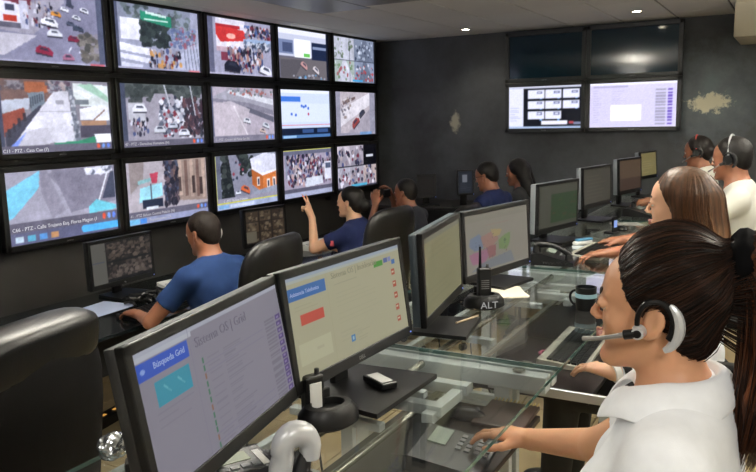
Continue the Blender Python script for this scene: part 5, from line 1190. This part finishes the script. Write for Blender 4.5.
# collar, placket and button of the polo
def collar(t, I, m, tip=.055, hgt=.05):
    nb, head = I['nb'], I['head']; vs = []; fs = []; n = 30
    ax = (head - nb); ax = ax / np.linalg.norm(ax)
    for i in range(n + 1):
        a = math.radians(14 + (360 - 28) * i / n); fr = math.cos(a); e = abs(i / n - .5) * 2   # e = 1 at the front tips
        c, s_ = math.cos(a), math.sin(a); o = nb + V3(.006, 0, .030)
        top = o + V3(c * .068, s_ * .070, .034 - .034 * max(fr, 0) ** 1.2 + .010 * (1 - fr) * .5)
        rr = .098 + .014 * (1 - abs(fr)) + .02 * max(0, fr) ; drop = .012 + .028 * abs(s_) * .9 + tip * max(0, (e - .72) / .28) ** 1.2
        bot = o + V3(c * rr, s_ * (rr + .012), .004 - drop)
        ins = o + V3(c * .060, s_ * .062, -.02 - .02 * max(fr, 0))
        vs += [tuple(ins), tuple(top), tuple(top * .5 + bot * .5 + V3(c * .010, s_ * .010, .007)), tuple(bot)]
    for i in range(n):
        for k in range(3): fs.append((4 * i + k, 4 * i + k + 1, 4 * i + 5 + k, 4 * i + 4 + k))
    b = MB(); b.add(vs, fs); o = b.build('collar', m, I['shirt'], 'all'); md = o.modifiers.new('thick', 'SOLIDIFY'); md.thickness = .005; md.offset = 1; md2 = o.modifiers.new('sub', 'SUBSURF'); md2.levels = 1; md2.render_levels = 2
    return o
collar(t1, I1, WSHIRT)
g = head_thing('hair_tie', 'black fabric hair tie holding the ponytail of the nearest operator', 'hair tie', t1, I1)
ht = MB(); axv = Vector((-1, 0, .1)).normalized(); q_ = axv.to_track_quat('Z', 'Y').to_matrix()
ht.tube([tuple(Vector((-.134, 0, .1135)) + q_ @ Vector((.031 * math.cos(2 * PI * i / 24), .031 * math.sin(2 * PI * i / 24), .003 * math.sin(i * 2.6)))) for i in range(24)], [.019 + .002 * math.sin(i * 2.1) for i in range(24)], 10, True)
ht.build('band', mat('black_velvet', '#08080a', .9, spec=.1), g, 'all')
def ear_headset(label, t, I, s=1, full=False, bandcol=BLK, podm=SILV):
    g = head_thing('headset', label, 'headset', t, I); E = V3(-.012, .077 * s, 0)
    hk = MB(); pts = [tuple(E + V3(.012 + .0 * i, 0, 0) * 0 + V3(.030 * math.cos(a) - .004, .010 * s, .040 * math.sin(a) + .002)) for i, a in enumerate(np.linspace(math.radians(-10), math.radians(215), 18))]
    hk.tube(pts, [.0045 + .004 * (i / 17) for i in range(18)], 8); hk.build('ear_hook', BLK, g, True)
    bk = MB(); pts = [tuple(E + V3(.036 * math.cos(a) - .006, .012 * s, .045 * math.sin(a))) for a in np.linspace(math.radians(120), math.radians(245), 12)]
    bk.tube(pts, [.004, .006, .0075, .0085, .009, .0095, .0095, .009, .0085, .008, .007, .005], 8); bk.build('hook_cover', podm, g, True)
    pod = MB(); pod.cyl(tuple(E + V3(.022, .006 * s, -.016)), tuple(E + V3(.022, .024 * s, -.016)), .0125, .010, 18); pod.build('earpiece', podm, g, True)
    cp = MB(); cp.cyl(tuple(E + V3(.022, .024 * s, -.016)), tuple(E + V3(.022, .027 * s, -.016)), .007, .006, 14); cp.build('earpiece_cap', BLK, g, True)
    jb = MB(); jb.tube([tuple(E + V3(.022, .018 * s, -.016)), tuple(E + V3(.044, .017 * s, -.023))], .0085, 10); jb.build('joint', BLK, g, True)
    bm = MB(); p0 = E + V3(.044, .017 * s, -.023); p1 = V3(.112, .042 * s, -.062); pts = [tuple(p0 * (1 - q) + p1 * q + V3(0, .006 * s * math.sin(PI * q), 0)) for q in np.linspace(0, 1, 8)]
    bm.tube(pts, [.005, .0045, .0042, .004, .004, .004, .0048, .005], 8); bm.build('microphone_boom', mat('boom_grey', '#9a9894', .4, metal=.3), g, True)
    if full:
        hb = MB(); pts = [tuple(V3(-.012, .084 * math.cos(a) * 1.0, .01 + .132 * math.sin(a))) for a in np.linspace(math.radians(4), math.radians(176), 22)]
        hb.tube(pts, .0065, 8); hb.build('headband', bandcol, g, True)
        for sd in (1, -1):
            cu = MB(); cu.cyl((-.012, .074 * sd, .0), (-.012, .098 * sd, .0), .030, .026, 20); cu.build('ear_cushion', BLK, g, True)
    return g
ear_headset('silver and black ear hook headset with boom microphone on the nearest operator', t1, I1)
office_chair((-0.02, 1.27, 0), PI, 'black office chair under the nearest operator with the ponytail', .5, .95, .46, False, .46, True)
# ---------------------------------------------------------------- second operator, long straight brown hair
L2 = Vector((-0.335, 2.72, 0)); RZ2 = PI - math.radians(2); h2 = lambda p: loc2(L2, RZ2, p)
ROWS2 = ([-.4, -.11, -.05, .0, .03, .06, .085, .11, .14], [-.02, -.02, .008, .030, .046, .057, .070, .080, .084])
def hair2(p):
    d = hair_cap(p, .016, 0, False, ROWS2); a = p.copy(); a[:, 1] = np.abs(a[:, 1])
    d = smin(d, rcone(a, (-.05, .045, .03), (-.095, .06, -.20), .055, .062), .03); d = smin(d, rcone(a, (-.095, .06, -.20), (-.11, .065, -.34), .062, .03), .02)
    d = smin(d, rcone(a, (-.01, .066, .02), (-.02, .078, -.22), .024, .026), .02)
    d = smin(d, rcone(a, (-.095, 0, .02), (-.165, 0, -.3), .055, .04), .03)
    b = np.arctan2(p[:, 1], p[:, 0] + .03); return d + .0011 * np.sin(b * 29 + 1.5 * np.sin(p[:, 2] * 14)) + .0008 * np.sin(b * 61 + 2)
def tint2(p):
    b = np.arctan2(p[:, 1], p[:, 0] + .03); k = np.clip(.5 + .3 * np.sin(b * 29 + 1.5 * np.sin(p[:, 2] * 14)) + .3 * np.sin(b * 83 + 3 * np.sin(p[:, 2] * 9)), 0, 1)
    lowk = np.clip((-p[:, 2] - .05) / .25, 0, 1)[:, None]; base = lin('#1e130c') * (1 - k[:, None]) + lin('#4c3220') * k[:, None]; return base * (1 - lowk * .7) + lin('#8a5d38') * lowk * .7
t2, I2 = person('woman in white blouse with long straight brown hair at the second desk', L2, RZ2, h2((-.345, 2.72, 1.185)), (3, 0, 0),
    {1: (h2((-.455, 2.275, .712)), dir2(RZ2, (-1, .52, -.06)), (0, 0, 1), ((16, 18, 12), (14, 20, 12), (16, 22, 14), (18, 24, 16)), 1.4, (.6, .4)), -1: (h2((-.50, 3.05, .715)), dir2(RZ2, (-1, -.2, -.06)), (0, 0, 1))},
    SK2, WSHIRT, female=True, bust=True, h=.0068, sleeve='long', hs=.97, hair=((-.28, -.19, -.42), (.15, .19, .2), hair2), hairmat=HAIRM, hairtint=tint2, hair_h=.0055, elbows={1: (-.3, .6, -1), -1: (-.3, -.6, -1)}, seat_z=.46)
az = rg.uniform(-PI, PI, 700); zz_ = np.linspace(.11, -.33, 22); c2_ = V3(-.03, 0, 0); pth = []
for a_ in az:
    w_ = rg.normal(0, .03); aa = a_ + w_ * np.sin(zz_ * 12); pth.append(np.stack([np.cos(aa), np.sin(aa), zz_], -1))
pth = np.array(pth); hz = pth.reshape(-1, 3); lo_ = np.zeros(len(hz)); hi_ = np.full(len(hz), .2); bs_ = np.stack([np.full(len(hz), c2_[0]) - np.clip(-hz[:, 2], 0, 1) * .18, np.zeros(len(hz)), hz[:, 2]], -1); dh = np.stack([hz[:, 0], hz[:, 1], 0 * hz[:, 0]], -1)
for _ in range(20):
    m_ = (lo_ + hi_) / 2; in_ = hair2(bs_ + dh * m_[:, None]) < 0; lo_ = np.where(in_, m_, lo_); hi_ = np.where(in_, hi_, m_)
pp_ = (bs_ + dh * (lo_ + .0006)[:, None]).reshape(len(az), 22, 3); okk = ((lo_.reshape(len(az), 22) > .03).all(1)) & (pp_[:, :, 0] < np.interp(pp_[:, :, 2], *ROWS2) + .004).all(1)
kk_ = rg.uniform(0, 1, (okk.sum(), 1)); strands(pp_[okk], .0013, HAIRM, t2, I2, lin('#1a100a') * (1 - kk_) + lin('#5f4026') * kk_)
E_, W_, _ = I2['arms'][1]; W_ = Vector(W_); dW = (W_ - Vector(E_)).normalized()
wt = thing('wristwatch', 'white wristwatch on the left wrist over the second keyboard', 'watch'); wt.matrix_world = Matrix.Translation(L2) @ Matrix.Rotation(RZ2, 4, 'Z') @ Matrix.Translation(W_ - dW * .004) @ dW.to_track_quat('Z', 'Y').to_matrix().to_4x4()
MB().lathe([(.029, -.010), (.0325, -.009), (.0325, .009), (.029, .010)], 24).build('strap', WHITE, wt, True)
MB().cyl((0, .030, 0), (0, .039, 0), .016, n=20).build('dial_case', WHITE, wt, True)
wb = thing('wristband', 'black band beside the white wristwatch', 'wristband'); wb.matrix_world = Matrix.Translation(L2) @ Matrix.Rotation(RZ2, 4, 'Z') @ Matrix.Translation(W_ - dW * .032) @ dW.to_track_quat('Z', 'Y').to_matrix().to_4x4()
MB().lathe([(.036, -.012), (.0395, -.011), (.0395, .011), (.036, .012)], 24).build('band', BLK, wb, True)
office_chair((-0.17, 2.92, 0), PI, 'black office chair under the operator with long brown hair', .5, .98, .46, False, .46, True)
# ---------------------------------------------------------------- third operator, man in white with headset
DARKH = mat('black_hair', '#0d0a09', .5, spec=.2, var=.35, vscale=60, bump=.6, bscale=180)
DBRH = mat('dark_brown_hair', '#120d0b', .5, spec=.2, var=.35, vscale=60, bump=.5, bscale=160)
SHIRTW = mat('white_shirt_cotton', '#dfe0d6', .7, var=.04)
L3 = Vector((-0.305, 4.43, 0)); RZ3 = PI; h3 = lambda p: loc2(L3, RZ3, p)
t3, I3 = person('man in white shirt wearing a headset at the third desk', L3, RZ3, h3((-.31, 4.43, 1.245)), (-12, -4, 0),
    {1: (h3((-.80, 3.86, .80)), dir2(RZ3, (-1, -.25, -.12)), (0, 0, 1), ((20, 22, 15),) * 4, 1.2, (.6, .4)), -1: (h3((-.83, 4.27, .80)), dir2(RZ3, (-1, .05, -.12)), (0, 0, 1), ((20, 22, 15),) * 4, 1.2, (.6, .4))},
    SK3, SHIRTW, h=.009, sleeve='short', hair=short_hair(.012), hairmat=DARKH, elbows={1: (-.1, .1, -1), -1: (-.1, -.1, -1)}, seat_z=.48, torso=1.1)
ear_headset('black over head headset with silver band on the man in white', t3, I3, 1, True, SILV, BLK2)
office_chair((-0.06, 4.40, 0), PI, 'black office chair behind the man in white shirt', .62, 1.12, .46, False, .5, True)
# ---------------------------------------------------------------- fourth operator, partly hidden, lifting a handset
L4 = Vector((-0.655, 6.12, 0)); RZ4 = PI; h4 = lambda p: loc2(L4, RZ4, p)
bunf = lambda off, bc, br: ((-.2, -.15, -.16), (.15, .15, .2), lambda p: smin(hair_cap(p, off, 0, True, ROWS1), ball(p, bc, br), .02))
t4, I4 = person('woman in white at the farthest desk wearing a red banded headset', L4, RZ4, h4((-.66, 6.12, 1.20)), (-5, -8, 0),
    {1: (h4((-.95, 5.80, .86)), dir2(RZ4, (-1, -.1, -.25)), (0, .5, 1), ((35, 45, 30),) * 4, 1, (.6, .4)), -1: (h4((-.98, 6.3, .80)), dir2(RZ4, (-1, 0, -.1)), (0, 0, 1))},
    SK3, SHIRTW, female=True, h=.010, sleeve='long', hair=bunf(.014, (-.11, 0, .0), .04), hairmat=DBRH, seat_z=.46, elbows={1: (-.2, .6, -1), -1: (-.2, -.6, -1)})
ear_headset('headset with red band on the woman at the farthest desk', t4, I4, 1, True, mat('red_band', '#a83a34', .4), BLK2)
office_chair((-0.46, 6.12, 0), PI, 'black office chair at the farthest glass desk', .5, .98, .46, False, .46, True)
hs_ = thing('telephone_handset', 'black telephone handset in the hand of the farthest operator', 'handset', (-1.035, 5.78, .845), 0)
b = MB(); b.tube([(-.0, -.09 + .02 * i, .012 * math.sin(PI * i / 9)) for i in range(10)], [.016, .018, .014, .012, .012, .012, .012, .014, .018, .016], 10); b.build('grip', BLK, hs_, True)
for s in (-1, 1): MB().cyl((0, .078 * s, -.028), (0, .078 * s, .0), .023, .018, 14).build('ear_cup' if s > 0 else 'mouth_cup', BLK, hs_, True)
# ================================================================ people under the video wall (lower floor, facing the screens)
NAVY = mat('navy_polo', '#111a3c', .85, var=.08, vscale=30, spec=.2); BLUE = mat('blue_tshirt', '#142a50', .85, var=.06, vscale=30, spec=.2); DNAVY = mat('dark_navy_shirt', '#121521', .8, var=.08)
def low(x, y): return Vector((x, y, LOW))
La = low(-2.60, 2.92); RZa = PI - math.radians(4); ha = lambda p: loc2(La, RZa, p)
ta, Ia = person('man in blue shirt seen from behind at the video wall desk', La, RZa, ha((-2.70, 2.92, .925)), (4, -8, 0),
    {1: (ha((-3.02, 2.74, .50)), dir2(RZa, (-1, .25, -.02)), (0, 0, 1), ((20, 25, 15),) * 4, 1, (.6, .4)), -1: (ha((-3.1, 3.16, .50)), dir2(RZa, (-1, .1, -.02)), (0, 0, 1))},
    SK3, BLUE, h=.009, hair=short_hair(.009), hairmat=mat('short_brown_hair', '#150e0a', .6, spec=.2, var=.4, vscale=70, bump=.6, bscale=200), elbows={1: (-.1, .9, -.8), -1: (-.1, -.9, -.8)}, seat_z=.47, pelvis_back=.14, torso=1.02, sw=.178)
ear_headset('pale corded headset on the man in blue', ta, Ia, -1, False, BLK, WHITE)
office_chair(low(-2.42, 2.79), PI + .12, 'black leather office chair behind the man in blue', .60, 1.24, .46, False, .54, True)
Lb = low(-2.72, 4.60); RZb = PI + math.radians(6); hb_ = lambda p: loc2(Lb, RZb, p)
tb, Ib = person('woman in navy shirt with hair in a bun raising two fingers at the screens', Lb, RZb, hb_((-2.82, 4.60, .905)), (0, 2, 0),
    {1: (hb_((-3.06, 4.46, .80)), dir2(RZb, (-.35, -.15, 1)), dir2(RZb, (1, -.2, .3)), ((2, 4, 2), (6, 6, 4), (70, 80, 50), (70, 80, 50)), 2.2, (.3, .0)), -1: (hb_((-3.10, 4.82, .52)), dir2(RZb, (-1, .1, 0)), (0, 0, 1))},
    SK2, NAVY, female=True, h=.009, hair=((-.22, -.15, -.16), (.15, .15, .2), lambda p: smin(hair_cap(p, .012, 0, True, ROWS1), ellip(p, (-.125, 0, -.015), (.05, .055, .055)), .015)), hairmat=DARKH, seat_z=.44, elbows={1: (.1, .5, -1), -1: (-.2, -.6, -1)}, torso=1.15, pelvis_back=.1, thigh=.40)
arm_ = Ib['arms'][1]
pt = MB(); c_ = Ib['S'][1] * .45 + arm_[0] * .55; pt.box(tuple(c_ + V3(-.045, .045, .0)), (.03, .012, .04), Matrix.Identity(4), .002); pt.build('sleeve_patch', mat('red_patch', '#a8404c', .7), Ib['shirt'])
office_chair(low(-2.52, 4.22), PI - .1, 'black leather office chair behind the woman in navy', .62, 1.22, .46, False, .54, True)
Lc = low(-2.72, 5.50); RZc = PI; hc = lambda p: loc2(Lc, RZc, p)
tc_, Ic = person('man in dark navy shirt holding a black camera to his face', Lc, RZc, hc((-2.83, 5.50, .89)), (0, 0, 0),
    {1: (hc((-3.02, 5.33, .80)), dir2(RZc, (-.25, .45, 1)), dir2(RZc, (.5, -1, .2)), ((30, 35, 25),) * 4, 1, (.5, .3)), -1: (hc((-3.02, 5.64, .82)), dir2(RZc, (-.25, -.45, 1)), dir2(RZc, (.5, 1, .2)), ((30, 35, 25),) * 4, 1, (.5, .3))},
    SK4, DNAVY, h=.010, hair=short_hair(.010), hairmat=DARKH, seat_z=.44, elbows={1: (.1, .6, -1), -1: (.1, -.6, -1)}, pelvis_back=.1)
pc = thing('compact_camera', 'black compact camera held by the man in dark navy', 'camera', (-2.985, 5.46, .89), 0)
MB().box((0, 0, 0), (.028, .105, .065), None, .006).build('case', BLK, pc); MB().cyl((-.014, 0, 0), (-.034, 0, 0), .022, n=18).build('lens', BLK2, pc, True)
office_chair(low(-2.42, 5.22), PI, 'black leather office chair behind the man with the camera', .5, 1.13, .46, False, .5, True)
Ld = low(-2.15, 5.78); RZd = PI - math.radians(8); hd_ = lambda p: loc2(Ld, RZd, p)
td, Id = person('man with glasses and navy shirt looking down at the far end', Ld, RZd, hd_((-2.22, 5.78, 1.015)), (6, -14, 0),
    {1: (hd_((-2.6, 5.65, .60)), dir2(RZd, (-1, .1, 0)), (0, 0, 1)), -1: (hd_((-2.62, 6.0, .60)), dir2(RZd, (-1, 0, 0)), (0, 0, 1))},
    SK3, NAVY, h=.010, hair=short_hair(.011), hairmat=DARKH, seat_z=.5, elbows={1: (-.2, .6, -1), -1: (-.2, -.6, -1)})
gl = head_thing('eyeglasses', 'dark framed glasses on the man at the far end', 'glasses', td, Id)
for s in (1, -1): MB().tube([(.098, s * .033 + .019 * math.cos(a), .008 + .014 * math.sin(a)) for a in [2 * PI * i / 16 for i in range(16)]], .0022, 6, True).build('rim', BLK, gl, True)
for s in (1, -1): MB().tube([(.098, s * .052, .012), (.05, s * .075, .014), (-.015, s * .08, .01)], .002, 6).build('temple', BLK, gl, True)
MB().tube([(.099, .014, .012), (.105, 0, .015), (.099, -.014, .012)], .002, 6).build('bridge', BLK, gl, True)
Le = low(-2.05, 6.28); RZe = PI; he = lambda p: loc2(Le, RZe, p)
def hair5(p):
    d = hair_cap(p, .018, 0, False, ROWS2); a = p.copy(); a[:, 1] = np.abs(a[:, 1]); d = smin(d, rcone(a, (-.07, .04, .02), (-.11, .05, -.18), .06, .06), .03); q = p * 60
    return d + .004 * np.sin(q[:, 0]) * np.sin(q[:, 1]) * np.sin(q[:, 2])
te, Ie = person('woman with long dark wavy hair beside the man with glasses', Le, RZe, he((-2.13, 6.28, 1.01)), (4, -6, 0),
    {1: (he((-2.5, 6.15, .60)), dir2(RZe, (-1, .1, 0)), (0, 0, 1)), -1: (he((-2.5, 6.45, .60)), dir2(RZe, (-1, 0, 0)), (0, 0, 1))},
    SK3, mat('black_top', '#15161b', .8), female=True, h=.011, hair=((-.24, -.17, -.28), (.15, .17, .2), hair5), hairmat=DARKH, seat_z=.5)
office_chair(low(-1.93, 5.74), PI, 'dark office chair behind the man with glasses', .5, 1.12, .46, False, .46, True)
office_chair(low(-2.0, 6.9), PI + .6, 'empty dark office chair by the back wall', .5, 1.15, .46, False, .46, True)
# nearest empty chair, lower left
office_chair(low(-2.00, 1.14), PI + math.radians(10), 'large empty black office chair with leather headrest in the left foreground', .86, 1.255, .46, True, .56, True, ay=.35)
